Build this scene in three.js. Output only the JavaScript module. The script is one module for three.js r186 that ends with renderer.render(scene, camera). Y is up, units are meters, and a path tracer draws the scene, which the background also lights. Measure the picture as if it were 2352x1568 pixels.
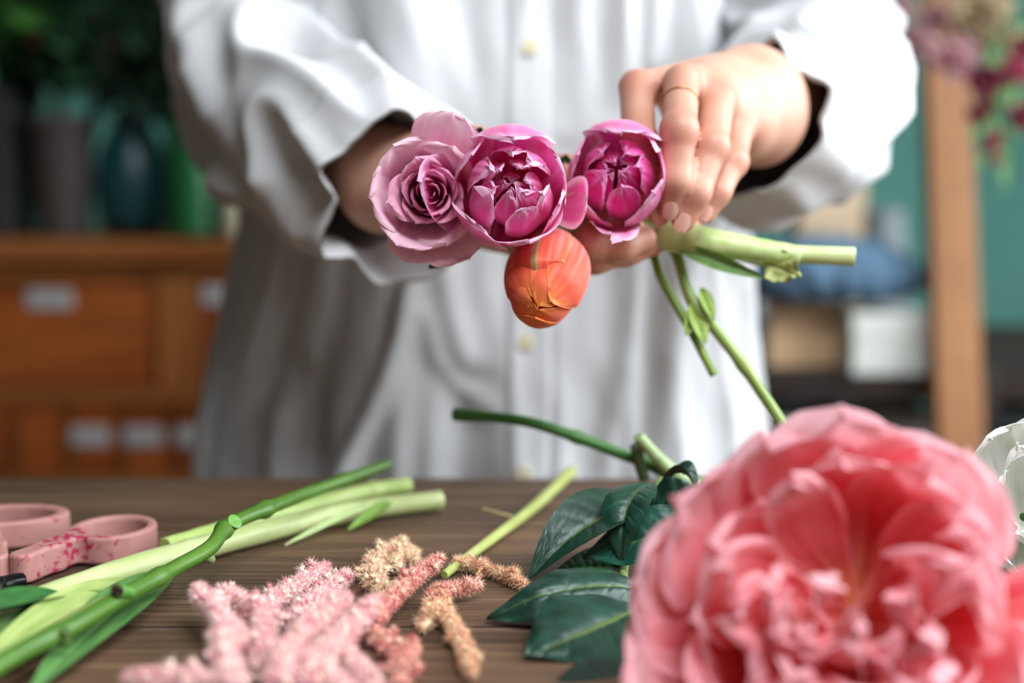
import * as THREE from 'three';
import { ImprovedNoise } from 'three/addons/math/ImprovedNoise.js';
import { RoundedBoxGeometry } from 'three/addons/geometries/RoundedBoxGeometry.js';
import { mergeGeometries } from 'three/addons/utils/BufferGeometryUtils.js';
import { RectAreaLightUniformsLib } from 'three/addons/lights/RectAreaLightUniformsLib.js';

// ---------------------------------------------------------------- camera, sky, light, exposure
const FOCAL = 3266, EYE = new THREE.Vector3(0, 0.952, 0), PITCH = THREE.MathUtils.degToRad(6.93), TABLE_Y = 0.76;
const scene = new THREE.Scene();
const camera = new THREE.PerspectiveCamera(2 * Math.atan(784 / FOCAL) * 180 / Math.PI, 1.5, 0.02, 60);
camera.position.copy(EYE);
camera.rotation.x = -PITCH;
camera.focus = 0.648;
camera.userData.fStop = 2.9;
scene.background = new THREE.Color(0.80, 0.90, 1.0);          // overcast sky seen through the window
scene.backgroundIntensity = 1.5;
const renderer = new THREE.WebGLRenderer();
renderer.toneMapping = THREE.LinearToneMapping;
renderer.toneMappingExposure = 0.93;
renderer.shadowMap.enabled = true;
RectAreaLightUniformsLib.init();
// a tall window in the right-hand wall and a roof window over the table
const WINDOW = { x: 1.62, y0: 0.95, y1: 2.5, z0: -1.75, z1: 0.15 }, ROOF = { y: 2.72, x0: 0.0, x1: 1.55, z0: -0.05, z1: 1.35 };
for (const [from, to, w, h, sky, strength] of [
  [[WINDOW.x, 1.725, -0.8], [0, 1.725, -0.8], WINDOW.z1 - WINDOW.z0 - 0.1, WINDOW.y1 - WINDOW.y0 - 0.1, new THREE.Color(0.89, 0.95, 1.0), 9],
  [[0.775, ROOF.y, 0.65], [0.775, 0, 0.65], ROOF.x1 - ROOF.x0 - 0.1, ROOF.z1 - ROOF.z0 - 0.1, new THREE.Color(0.88, 0.94, 1.0), 16],
]) { const l = new THREE.RectAreaLight(sky, strength, w, h); l.name = 'window_daylight'; l.position.set(...from); l.lookAt(...to); scene.add(l); }

// ---------------------------------------------------------------- helpers
const V = (x, y, z) => new THREE.Vector3(x, y, z);
const { lerp, clamp, smoothstep, degToRad: rad } = THREE.MathUtils;
const perlin = new ImprovedNoise();
const noise = (x, y = 0.37, z = 0.71) => perlin.noise(x, y, z);
const fbm = (x, y, z, o = 3) => { let s = 0, a = 1; for (let i = 0; i < o; i++, a *= 0.5) s += a * noise(x * 2 ** i + i * 17.3, y * 2 ** i + i * 5.1, z * 2 ** i); return s; };
const ridge = (x, y, z) => 1 - 2 * Math.abs(noise(x, y, z));
function rng(seed) { let s = seed | 0; return () => { s = (s + 0x6d2b79f5) | 0; let t = Math.imul(s ^ (s >>> 15), 1 | s); t = (t + Math.imul(t ^ (t >>> 7), 61 | t)) ^ t; return ((t ^ (t >>> 14)) >>> 0) / 4294967296; }; }
const SP = Math.sin(PITCH), CP = Math.cos(PITCH);
// a place measured in the photograph (its pixel) and its distance ahead of the lens, as a point of the room
const at = (px, py, d) => { const x = (px - 1176) / FOCAL * d, y = -(py - 784) / FOCAL * d; return V(x, EYE.y + y * CP - d * SP, -(d * CP) - y * SP); };
// the same for a point at height h over the table
const tb = (px, py, h = 0) => { const k = (py - 784) / FOCAL * CP + SP; return at(px, py, (EYE.y - TABLE_Y - h) / k); };
const lin = (hex) => new THREE.Color(hex);                       // sRGB hex, held as linear
const taken = new Map();
const numbered = (name) => { const n = taken.get(name) ?? 0; taken.set(name, n + 1); return n ? `${name}_${String(n).padStart(3, '0')}` : name; };
const origin = new WeakMap();
function setup(o) { o.castShadow = true; o.receiveShadow = true; return o; }
function thing(name, label, category, base, group) {
  const o = new THREE.Group(); o.name = numbered(name); o.position.copy(base); scene.add(o);
  o.userData = { label, category }; if (group) o.userData.group = group;
  origin.set(o, base.clone()); return o;
}
// geometry is given in room coordinates; it is moved to the thing's own
function part(parent, name, geo, mat, label) {
  const m = setup(new THREE.Mesh(geo, mat)), o = origin.get(parent);
  geo.translate(-o.x, -o.y, -o.z); m.name = name; parent.add(m); origin.set(m, o);
  if (label) m.userData.label = label;
  return m;
}
function structure(name, geo, mat, label, category) {
  const m = setup(new THREE.Mesh(geo, mat)); m.name = name; scene.add(m); m.userData = { kind: 'structure', label, category };
  origin.set(m, V(0, 0, 0)); return m;
}
function single(name, geo, mat, label, category, group) {
  geo.computeBoundingBox(); const b = geo.boundingBox, c = V((b.min.x + b.max.x) / 2, b.min.y, (b.min.z + b.max.z) / 2);
  const m = setup(new THREE.Mesh(geo, mat)); geo.translate(-c.x, -c.y, -c.z); m.position.copy(c);
  m.name = numbered(name); m.userData = { label, category }; if (group) m.userData.group = group; scene.add(m); origin.set(m, c); return m;
}
const box = (x0, x1, y0, y1, z0, z1, r = 0) => { const g = r ? new RoundedBoxGeometry(x1 - x0, y1 - y0, z1 - z0, 2, r) : new THREE.BoxGeometry(x1 - x0, y1 - y0, z1 - z0); g.translate((x0 + x1) / 2, (y0 + y1) / 2, (z0 + z1) / 2); return g; };
// box whose uv are metres: along its longest side u, across v
function plankBox(x0, x1, y0, y1, z0, z1, r, along = 'x', shift = 0) {
  const g = box(x0, x1, y0, y1, z0, z1, r), p = g.attributes.position, n = g.attributes.normal, uv = new Float32Array(p.count * 2);
  for (let i = 0; i < p.count; i++) {
    const c = { x: p.getX(i), y: p.getY(i), z: p.getZ(i) }, others = ['x', 'y', 'z'].filter((k) => k !== along);
    const nn = { x: Math.abs(n.getX(i)), y: Math.abs(n.getY(i)), z: Math.abs(n.getZ(i)) };
    const across = nn[others[0]] > nn[others[1]] ? others[1] : others[0];
    uv[2 * i] = c[along] + shift; uv[2 * i + 1] = c[across] + shift * 1.7;
  }
  g.setAttribute('uv', new THREE.BufferAttribute(uv, 2)); return g;
}
function gridGeo(nu, nv, f, colour, closeU = false) {          // f(i/nu, j/nv) -> Vector3; colour(u, v) -> [r, g, b]
  const pos = [], col = [], uv = [], idx = [];
  for (let j = 0; j <= nv; j++) for (let i = 0; i <= nu; i++) {
    const p = f(i / nu, j / nv); pos.push(p.x, p.y, p.z); uv.push(p.u ?? i / nu, p.v ?? j / nv);
    if (colour) { const c = colour(i / nu, j / nv); col.push(c[0], c[1], c[2]); }
  }
  const w = nu + 1;
  for (let j = 0; j < nv; j++) for (let i = 0; i < nu; i++) { const a = j * w + i; idx.push(a, a + 1, a + w, a + 1, a + w + 1, a + w); }
  const g = new THREE.BufferGeometry();
  g.setAttribute('position', new THREE.Float32BufferAttribute(pos, 3)); g.setAttribute('uv', new THREE.Float32BufferAttribute(uv, 2));
  if (colour) g.setAttribute('color', new THREE.Float32BufferAttribute(col, 3));
  g.setIndex(idx); g.computeVertexNormals();
  if (closeU) { const n = g.attributes.normal; for (let j = 0; j <= nv; j++) { const a = j * w, b = a + nu, s = V(n.getX(a) + n.getX(b), n.getY(a) + n.getY(b), n.getZ(a) + n.getZ(b)).normalize(); n.setXYZ(a, s.x, s.y, s.z); n.setXYZ(b, s.x, s.y, s.z); } }
  return g;
}
// a tube along points: radius(t, angle, place) -> metres; caps close its ends; inner = thickness of an open sleeve's wall
function sweep(points, radius, { seg = 60, rad: nr = 20, cap = true, colour, up, inner = 0, innerFrom = 0.6, tension = 0.5, flat = 1, square = 2 } = {}) {
  const curve = new THREE.CatmullRomCurve3(points, false, 'catmullrom', tension), N = seg, P = curve.getSpacedPoints(N), T = [], A = [], B = [];
  for (let i = 0; i <= N; i++) T.push(P[Math.min(i + 1, N)].clone().sub(P[Math.max(i - 1, 0)]).normalize());
  let a = (up ?? (Math.abs(T[0].y) < 0.9 ? V(0, 1, 0) : V(1, 0, 0))).clone();
  for (let i = 0; i <= N; i++) { a.addScaledVector(T[i], -a.dot(T[i])).normalize(); A.push(a.clone()); B.push(T[i].clone().cross(a)); }
  const len = curve.getLength(), rows = [];
  for (let i = 0; i <= N; i++) rows.push([i, 0, 1]);
  if (inner) for (let i = N; i >= Math.floor(N * innerFrom); i--) rows.push([i, inner, 1]);
  else if (cap) { rows.unshift([0, 0, 0.55], [0, 0, 0]); rows[0] = [0, 0, 0]; rows[1] = [0, 0, 0.75]; rows.push([N, 0, 0.75], [N, 0, 0]); }
  const M = rows.length - 1;
  const g = gridGeo(nr, M, (u, v) => {
    const [i, off, k] = rows[Math.round(v * M)], t = i / N, ang = u * 2 * Math.PI, r = (radius(t, ang, P[i]) - off) * k * (square === 2 ? 1 : Math.pow(Math.abs(Math.cos(ang)) ** square + Math.abs(Math.sin(ang)) ** square, -1 / square));
    const p = P[i].clone().addScaledVector(A[i], Math.cos(ang) * r * flat).addScaledVector(B[i], Math.sin(ang) * r); p.u = u * 2 * Math.PI * 0.01; p.v = t * len; return p;
  }, colour && ((u, v) => { const [i] = rows[Math.round(v * M)]; return colour(i / N, u * 2 * Math.PI); }), true);
  return g;
}
// ---------------------------------------------------------------- a solid from a distance field (surface nets)
function solid(sdf, lo, hi, cell) {
  const nx = Math.ceil((hi.x - lo.x) / cell) + 1, ny = Math.ceil((hi.y - lo.y) / cell) + 1, nz = Math.ceil((hi.z - lo.z) / cell) + 1;
  const d = new Float32Array(nx * ny * nz), q = V(0, 0, 0);
  for (let k = 0, n = 0; k < nz; k++) for (let j = 0; j < ny; j++) for (let i = 0; i < nx; i++, n++) d[n] = sdf(q.set(lo.x + i * cell, lo.y + j * cell, lo.z + k * cell));
  const id = (i, j, k) => i + nx * (j + ny * k), vert = new Int32Array(nx * ny * nz).fill(-1), pos = [], nor = [], idx = [];
  for (let k = 0; k < nz - 1; k++) for (let j = 0; j < ny - 1; j++) for (let i = 0; i < nx - 1; i++) {
    let c = 0, x = 0, y = 0, z = 0, m = 0;
    const v = []; for (let b = 0; b < 8; b++) { const w = d[id(i + (b & 1), j + ((b >> 1) & 1), k + (b >> 2))]; v.push(w); if (w < 0) m++; }
    if (m === 0 || m === 8) continue;
    for (let a = 0; a < 8; a++) for (const s of [1, 2, 4]) { if (a & s) continue; const b = a | s; if ((v[a] < 0) === (v[b] < 0)) continue; const t = v[a] / (v[a] - v[b]); x += (a & 1) + (s === 1 ? t : 0); y += ((a >> 1) & 1) + (s === 2 ? t : 0); z += (a >> 2) + (s === 4 ? t : 0); c++; }
    vert[id(i, j, k)] = pos.length / 3;
    pos.push(lo.x + (i + x / c) * cell, lo.y + (j + y / c) * cell, lo.z + (k + z / c) * cell);
  }
  const e = cell * 0.5, grad = (x, y, z) => V(sdf(V(x + e, y, z)) - sdf(V(x - e, y, z)), sdf(V(x, y + e, z)) - sdf(V(x, y - e, z)), sdf(V(x, y, z + e)) - sdf(V(x, y, z - e))).normalize();
  for (let i = 0; i < pos.length; i += 3) { const n = grad(pos[i], pos[i + 1], pos[i + 2]); nor.push(n.x, n.y, n.z); }
  const quad = (a, b, c, e2, flip) => { if (a < 0 || b < 0 || c < 0 || e2 < 0) return; flip ? idx.push(a, c, b, a, e2, c) : idx.push(a, b, c, a, c, e2); };
  for (let k = 1; k < nz - 1; k++) for (let j = 1; j < ny - 1; j++) for (let i = 1; i < nx - 1; i++) {
    const s = d[id(i, j, k)] < 0;
    if (s !== d[id(i + 1, j, k)] < 0) quad(vert[id(i, j - 1, k - 1)], vert[id(i, j, k - 1)], vert[id(i, j, k)], vert[id(i, j - 1, k)], !s);
    if (s !== d[id(i, j + 1, k)] < 0) quad(vert[id(i - 1, j, k - 1)], vert[id(i - 1, j, k)], vert[id(i, j, k)], vert[id(i, j, k - 1)], !s);
    if (s !== d[id(i, j, k + 1)] < 0) quad(vert[id(i - 1, j - 1, k)], vert[id(i, j - 1, k)], vert[id(i, j, k)], vert[id(i - 1, j, k)], !s);
  }
  const g = new THREE.BufferGeometry();
  g.setAttribute('position', new THREE.Float32BufferAttribute(pos, 3)); g.setAttribute('normal', new THREE.Float32BufferAttribute(nor, 3)); g.setIndex(idx); return g;
}
const capsule = (p, a, b, ra, rb) => { const bx = b.x - a.x, by = b.y - a.y, bz = b.z - a.z, px = p.x - a.x, py = p.y - a.y, pz = p.z - a.z, h = clamp((px * bx + py * by + pz * bz) / (bx * bx + by * by + bz * bz), 0, 1), x = px - bx * h, y = py - by * h, z = pz - bz * h; return Math.sqrt(x * x + y * y + z * z) - lerp(ra, rb, h); };
const smin = (a, b, k) => { const h = Math.max(k - Math.abs(a - b), 0) / k; return Math.min(a, b) - h * h * k * 0.25; };

// ---------------------------------------------------------------- textures
function dataTexture(w, h, f, srgb = true) {
  const d = new Uint8Array(w * h * 4);
  for (let y = 0, i = 0; y < h; y++) for (let x = 0; x < w; x++, i += 4) { const c = f(x / w, y / h); d[i] = clamp(c[0], 0, 255); d[i + 1] = clamp(c[1], 0, 255); d[i + 2] = clamp(c[2], 0, 255); d[i + 3] = 255; }
  const t = new THREE.DataTexture(d, w, h); t.magFilter = THREE.LinearFilter; t.minFilter = THREE.LinearMipmapLinearFilter; t.wrapS = t.wrapT = THREE.MirroredRepeatWrapping;
  if (srgb) t.colorSpace = THREE.SRGBColorSpace; t.needsUpdate = true; return t;
}
// wood: grain runs along u; colours from dark pore to light ring
function woodMaps(dark, mid, light, sx, sy, seed, w = 1024, h = 1024) {
  const height = new Float32Array(w * h);
  const col = dataTexture(w, h, (u, v) => {
    const x = u * sx, y = v * sy, warp = 0.35 * fbm(x * 1.3 + seed, y * 5, seed) + 0.05 * noise(x * 9, y * 30, seed);
    const rings = 0.5 + 0.5 * Math.sin((y * 34 + warp * 9) * 2.2), fine = fbm(x * 6 + seed, y * 330, 3.1 + seed, 3) + 0.55 * noise(x * 9, y * 1050, seed + 1.7), pore = smoothstep(noise(x * 22, y * 900, seed + 5), 0.25, 0.5), blot = fbm(x * 2.2, y * 4.5, seed + 9, 3);
    const crack = smoothstep(ridge(x * 1.6 + seed, y * 46 + warp * 3, seed + 2), 0.93, 0.99) * smoothstep(noise(x * 3, y * 8, seed + 4), 0.0, 0.3);
    let k = clamp(0.5 + 0.16 * (rings - 0.5) + 0.34 * fine + 0.42 * blot, 0, 1); const p = Math.max(pore * 0.4, crack * 0.85);
    height[Math.floor(v * h + 0.5) * w + Math.floor(u * w + 0.5)] = clamp(0.75 + 0.22 * fine - 0.5 * p - crack * 0.4, 0, 1);
    const a = k < 0.5 ? [0, 1, 2].map((i) => lerp(dark[i], mid[i], k * 2)) : [0, 1, 2].map((i) => lerp(mid[i], light[i], k * 2 - 1));
    return a.map((c) => c * (1 - 0.55 * p));
  });
  const bump = dataTexture(w, h, (u, v) => { const c = height[Math.floor(v * h + 0.5) * w + Math.floor(u * w + 0.5)] * 255; return [c, c, c]; }, false);
  for (const t of [col, bump]) t.repeat.set(1 / sx, 1 / sy);
  return { map: col, bumpMap: bump };
}

// ---------------------------------------------------------------- the room
const std = (o) => new THREE.MeshStandardMaterial(o), phys = (o) => new THREE.MeshPhysicalMaterial(o);
const ROOM = { x0: -2.2, x1: 1.65, z0: -2.75, z1: 2.1, y1: 2.75 };
const plaster = (hex, seed, amount = 14) => { const c = lin(hex).convertLinearToSRGB ? new THREE.Color(hex) : null, s = new THREE.Color(hex).getStyle().match(/\d+/g).map(Number); const t = dataTexture(256, 256, (u, v) => { const n = fbm(u * 5 + seed, v * 5, seed, 4) * amount + noise(u * 90, v * 90, seed) * 3; return s.map((q) => q + n); }); t.repeat.set(0.5, 0.5); return std({ map: t, roughness: 0.85 }); };
const uvMetres = (g) => { const p = g.attributes.position, n = g.attributes.normal, uv = new Float32Array(p.count * 2); for (let i = 0; i < p.count; i++) { const ax = Math.abs(n.getX(i)), ay = Math.abs(n.getY(i)); uv[2 * i] = ax > 0.5 ? p.getZ(i) : p.getX(i); uv[2 * i + 1] = ay > 0.5 ? p.getZ(i) : p.getY(i); } g.setAttribute('uv', new THREE.BufferAttribute(uv, 2)); return g; };
const tealWall = plaster('#578f83', 2), paleWall = plaster('#756d63', 5), W = 0.15;
{
  const fl = structure('floor', uvMetres(box(ROOM.x0 - W, ROOM.x1 + W, -0.1, -0.012, ROOM.z0 - W, ROOM.z1 + W)), std({ color: lin('#3a2c22'), roughness: 0.9 }), 'dark timber floor of the flower workshop', 'floor');
  const fm = [0, 1, 2].map((k) => std({ color: lin(['#6b5340', '#5f4937', '#75593f'][k]), roughness: 0.65 }));
  const b0 = box(0, 0.146, -0.012, 0, ROOM.z0, ROOM.z1); let n = 0;
  for (let x = ROOM.x0; x < ROOM.x1 - 0.1; x += 0.15) { const m = setup(new THREE.Mesh(b0, fm[(n * 7) % 3])); m.position.x = x; m.name = 'floorboard'; fl.add(m); n++; }
  structure('wall_back', uvMetres(box(ROOM.x0 - W, ROOM.x1 + W, 0, ROOM.y1, ROOM.z0 - W, ROOM.z0)), tealWall, 'teal green painted wall behind the shelf and the chest', 'wall');
  structure('wall_left', uvMetres(box(ROOM.x0 - W, ROOM.x0, 0, ROOM.y1, ROOM.z0, ROOM.z1)), plaster('#4a4038', 8), 'dark brown painted wall beside the chest of drawers', 'wall');
  structure('wall_front', uvMetres(box(ROOM.x0 - W, ROOM.x1 + W, 0, ROOM.y1, ROOM.z1, ROOM.z1 + W)), paleWall, 'pale plaster wall facing the person', 'wall');
  const w = WINDOW, xa = ROOM.x1, xb = ROOM.x1 + W, wf = std({ color: lin('#dcdad2'), roughness: 0.5 }), gl = phys({ color: 0xffffff, roughness: 0.02, transmission: 1, thickness: 0, ior: 1.5 });
  structure('wall_right', uvMetres(mergeGeometries([box(xa, xb, 0, w.y0, ROOM.z0, ROOM.z1), box(xa, xb, w.y1, ROOM.y1, ROOM.z0, ROOM.z1), box(xa, xb, w.y0, w.y1, ROOM.z0, w.z0), box(xa, xb, w.y0, w.y1, w.z1, ROOM.z1)])), paleWall, 'pale plaster wall with the large daylight window', 'wall');
  const opening = (name, label) => { const g = new THREE.Group(); g.name = name; g.userData = { kind: 'structure', label, category: 'window' }; scene.add(g); origin.set(g, V(0, 0, 0)); return g; };
  const win = opening('window_1', 'large white framed window lighting the work table'), zm = (w.z0 + w.z1) / 2;
  for (const [a, b, c, d] of [[w.y0, w.y0 + 0.05, w.z0, w.z1], [w.y1 - 0.05, w.y1, w.z0, w.z1], [w.y0, w.y1, w.z0, w.z0 + 0.05], [w.y0, w.y1, w.z1 - 0.05, w.z1], [w.y0, w.y1, zm - 0.025, zm + 0.025]]) part(win, 'window_frame', box(xa + 0.03, xa + 0.09, a, b, c, d, 0.006), wf);
  for (const [c, d] of [[w.z0 + 0.05, zm - 0.025], [zm + 0.025, w.z1 - 0.05]]) part(win, 'pane', box(xa + 0.058, xa + 0.062, w.y0 + 0.05, w.y1 - 0.05, c, d), gl);
  part(win, 'window_sill', box(xa - 0.05, xa + 0.03, w.y0 - 0.03, w.y0, w.z0 - 0.04, w.z1 + 0.04, 0.006), wf);
  const roof = opening('window_2', 'square roof window above the work table'), r = ROOF, y = ROOM.y1, xm = (r.x0 + r.x1) / 2;
  structure('ceiling', mergeGeometries([box(ROOM.x0 - W, r.x0, y, y + 0.1, ROOM.z0 - W, ROOM.z1 + W), box(r.x1, ROOM.x1 + W, y, y + 0.1, ROOM.z0 - W, ROOM.z1 + W), box(r.x0, r.x1, y, y + 0.1, ROOM.z0 - W, r.z0), box(r.x0, r.x1, y, y + 0.1, r.z1, ROOM.z1 + W)]), std({ color: lin('#8a8478'), roughness: 0.9 }), 'plain weathered plaster ceiling with a roof window', 'ceiling');
  for (const [a, b, c, d] of [[r.x0, r.x1, r.z0, r.z0 + 0.05], [r.x0, r.x1, r.z1 - 0.05, r.z1], [r.x0, r.x0 + 0.05, r.z0, r.z1], [r.x1 - 0.05, r.x1, r.z0, r.z1], [xm - 0.025, xm + 0.025, r.z0, r.z1]]) part(roof, 'window_frame', box(a, b, y + 0.02, y + 0.08, c, d, 0.006), wf);
  for (const [a, b] of [[r.x0 + 0.05, xm - 0.025], [xm + 0.025, r.x1 - 0.05]]) part(roof, 'pane', box(a, b, y + 0.048, y + 0.052, r.z0 + 0.05, r.z1 - 0.05), gl);
}

// ---------------------------------------------------------------- work table
{
  const zFar = tb(1176, 1096).z, zNear = 0.12, x0 = -1.0, x1 = 0.95, th = 0.038;
  const t = thing('work_table', 'brown wooden work table strewn with cut stems and flowers', 'table', V(0, 0, (zFar + zNear) / 2));
  const top = woodMaps([50, 35, 24], [98, 72, 51], [136, 106, 78], 0.9, 0.45, 3.3, 2048, 1024);
  const wm = std({ ...top, bumpScale: 0.0012, roughness: 0.6 });
  const dk = std({ color: lin('#4a3728'), roughness: 0.7 });
  let z = zFar, k = 0;
  for (const w of [tb(1176, 1440).z - zFar - 0.001, 0.185, 0.21, 0.2]) { part(t, 'plank', plankBox(x0, x1, TABLE_Y - th, TABLE_Y, z, Math.min(z + w, zNear), 0.0035, 'x', k * 0.37), wm); z += w + 0.0022; k++; if (z > zNear - 0.03) break; }
  part(t, 'apron', box(x0 + 0.06, x1 - 0.06, TABLE_Y - th - 0.09, TABLE_Y - th, zFar + 0.06, zFar + 0.085), dk);
  part(t, 'apron', box(x0 + 0.06, x1 - 0.06, TABLE_Y - th - 0.09, TABLE_Y - th, zNear - 0.085, zNear - 0.06), dk);
  for (const x of [x0 + 0.05, x1 - 0.12]) for (const q of [zFar + 0.05, zNear - 0.12]) part(t, 'leg', box(x, x + 0.07, 0, TABLE_Y - th, q, q + 0.07, 0.004), dk);
}

// ---------------------------------------------------------------- chest of drawers behind, with pots
const chestWood = woodMaps([98, 56, 24], [156, 96, 46], [192, 130, 72], 0.7, 0.35, 7.7, 512, 512);
{
  const D = 1.95, P = (px, py) => at(px, py, D), zf = P(0, 800).z, xl = -1.06, xr = P(720, 800).x, topY = P(0, 549).y, zb = zf - 0.42;
  const cm = std({ ...chestWood, color: lin('#d8c8b8'), bumpScale: 0.0006, roughness: 0.42 }), dm = std({ ...chestWood, color: lin('#d8ac88'), bumpScale: 0.0006, roughness: 0.42 }), metal = std({ color: lin('#b7babb'), roughness: 0.45, metalness: 0.35 });
  const t = thing('chest_of_drawers', 'orange brown wooden chest with small drawers and grey label plates', 'chest of drawers', V((xl + xr) / 2, 0, (zf + zb) / 2));
  part(t, 'top_board', plankBox(xl - 0.02, xr + 0.02, topY - 0.03, topY, zb, zf + 0.02, 0.006, 'x', 0.2), cm);
  part(t, 'body', box(xl + 0.01, xr - 0.01, 0.06, topY - 0.03, zb + 0.01, zf - 0.025), cm);
  for (const x of [xl + 0.03, xr - 0.09]) for (const z of [zb + 0.03, zf - 0.09]) part(t, 'foot', box(x, x + 0.06, 0, 0.06, z, z + 0.06, 0.004), cm);
  const rail = (y0, y1) => part(t, 'rail', plankBox(xl, xr, y0, y1, zf - 0.03, zf, 0.003, 'x', y0), cm);
  const stile = (x0, x1, y0, y1) => part(t, 'stile', plankBox(x0, x1, y0, y1, zf - 0.03, zf + 0.001, 0.003, 'y', x0), cm);
  const yA = P(0, 640).y, yB = P(0, 888).y, yC = P(0, 930).y, yD = P(0, 1100).y;
  rail(yA, topY - 0.03); rail(yC, yB); rail(yD - 0.03, yD); rail(0.08, 0.13);
  const drawer = (x0, x1, y0, y1, plateX, plateY, pw) => {
    const d = part(t, 'drawer', plankBox(x0 + 0.002, x1 - 0.002, y0 + 0.002, y1 - 0.002, zf - 0.03, zf - 0.006, 0.004, 'x', x0 * 3 + y0), dm);
    if (pw) part(d, 'label_plate', box(plateX - pw / 2, plateX + pw / 2, plateY - 0.013, plateY + 0.013, zf - 0.008, zf - 0.002, 0.002), metal, 'grey metal label plate');
    return d;
  };
  const xs = P(362, 0).x, xt = P(458, 0).x, xu = P(600, 0).x, ph = P(0, 686).y;
  stile(xs, xt, yB, yA); stile(xu, xr - 0.04, yB, yA); stile(xl, xl + 0.04, 0.06, topY - 0.03); stile(xr - 0.04, xr, 0.06, topY - 0.03);
  drawer(P(-160, 0).x, xs, yB, yA, P(115, 0).x, ph, 0.062); drawer(xt, xu, yB, yA, P(512, 0).x, P(0, 678).y, 0.055); drawer(xl + 0.04, P(-160, 0).x - 0.02, yB, yA, P(-300, 0).x, ph, 0.062);
  stile(P(-160, 0).x - 0.02, P(-160, 0).x, yB, yA);
  for (let px = -291; px < 700; px += 122) { const x0 = P(px - 46, 0).x; if (P(px + 76, 0).x > xr - 0.03) break; drawer(x0, P(px + 74, 0).x, yD, yC, P(px, 0).x - 0.0, P(0, 1008).y, px > 150 && px < 500 ? 0.052 : 0); part(t, 'divider', box(P(px + 74, 0).x, P(px + 76, 0).x, yD, yC, zf - 0.03, zf), cm); }
  for (const [a, b] of [[0.13, 0.33], [0.35, yD - 0.03]]) for (let k = 0; k < 2; k++) { const w = (xr - xl - 0.08) / 2, x0 = xl + 0.04 + k * w; drawer(x0, x0 + w, a, b, x0 + w / 2, (a + b) / 2, 0.08); }
  rail(0.33, 0.35);

  // vessels on the chest
  const lathe = (c, prof, seg = 32) => { const g = new THREE.LatheGeometry(prof.map(([r, y]) => new THREE.Vector2(r, y)), seg); g.translate(c.x, topY, c.z); return g; };
  const spot = (px, d) => { const p = at(px, 540, d); return V(p.x, topY, p.z); };
  const foliageGeo = (c, r, count, size, seed, stretch = 1) => {
    const R = rng(seed), parts = [];
    for (let i = 0; i < count; i++) {
      const s = size * (0.6 + 0.8 * R()), g = gridGeo(2, 4, (u, v) => { const w = 0.34 * s * Math.sin(Math.PI * Math.pow(v * 0.94 + 0.05, 0.8)); return V((u - 0.5) * 2 * w, -0.3 * s * v * v + Math.abs(u - 0.5) * 0.16 * s, v * s); });
      const dir = V(R() - 0.5, R() * 0.9 - 0.3, R() - 0.5).normalize(), q = new THREE.Quaternion().setFromUnitVectors(V(0, 0, 1), dir);
      g.applyQuaternion(q); const p = V(R() - 0.5, R() - 0.5, R() - 0.5).normalize().multiplyScalar(r * Math.cbrt(R())); g.translate(c.x + p.x, c.y + p.y * stretch, c.z + p.z); parts.push(g);
    }
    return mergeGeometries(parts);
  };
  const leafy = (hex) => std({ color: lin(hex), roughness: 0.8, side: THREE.DoubleSide });
  const plant = (name, label, category, c, prof, mat, fol, stems) => {
    const v = thing(name, label, category, c, 'vessels on the chest'); part(v, 'pot', lathe(c, prof), mat);
    const soil = new THREE.CircleGeometry(Math.max(...prof.map((q) => q[0])) * 0.8, 24); soil.rotateX(-Math.PI / 2); soil.translate(c.x, c.y + Math.max(...prof.map((q) => q[1])) - 0.03, c.z); if (stems) part(v, 'soil', soil, std({ color: lin('#1c130c'), roughness: 1 }));
    for (const [dx, dy, dz, r, n, s, hex, seed, st] of fol) {
      const top = V(c.x + dx, c.y + dy, c.z + dz), h = Math.max(...prof.map((q) => q[1]));
      part(v, 'stem', sweep([V(c.x, c.y + h - 0.04, c.z), V(c.x + dx * 0.3, c.y + lerp(h, dy, 0.5), c.z + dz * 0.3), top], () => 0.004, { seg: 10, rad: 6 }), std({ color: lin('#3c4a22'), roughness: 0.8 }));
      const f = part(v, 'foliage', foliageGeo(top, r, n, s, seed, st), leafy(hex)); f.userData.kind = 'stuff';
    }
    return v;
  };
  const clay = (hex, r = 0.7) => std({ color: lin(hex), roughness: r });
  const potProf = (r0, r1, h) => [[0.001, 0], [r0, 0], [r0 + 0.002, 0.004], [r1, h - 0.02], [r1 + 0.006, h - 0.02], [r1 + 0.006, h], [r1 - 0.002, h], [r1 - 0.004, h - 0.03], [r0 - 0.004, 0.012], [0.001, 0.012]];
  plant('potted_plant', 'leafy green plant in tapered grey brown pot on the chest', 'potted plant', spot(150, 2.06), potProf(0.033, 0.046, 0.17), clay('#3d3431'), [[0.02, 0.28, 0, 0.085, 260, 0.05, '#143f1d', 3, 0.8], [-0.06, 0.33, 0.02, 0.07, 140, 0.05, '#2f6418', 4, 1]], true);
  plant('potted_plant', 'dark foliage plant in black pot at the chest end', 'potted plant', spot(5, 2.1), potProf(0.045, 0.062, 0.21), clay('#17161a', 0.5), [[0, 0.31, 0, 0.1, 220, 0.06, '#1d4d16', 8, 0.9], [-0.12, 0.34, 0, 0.1, 160, 0.06, '#123317', 9, 0.9]], true);
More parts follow.
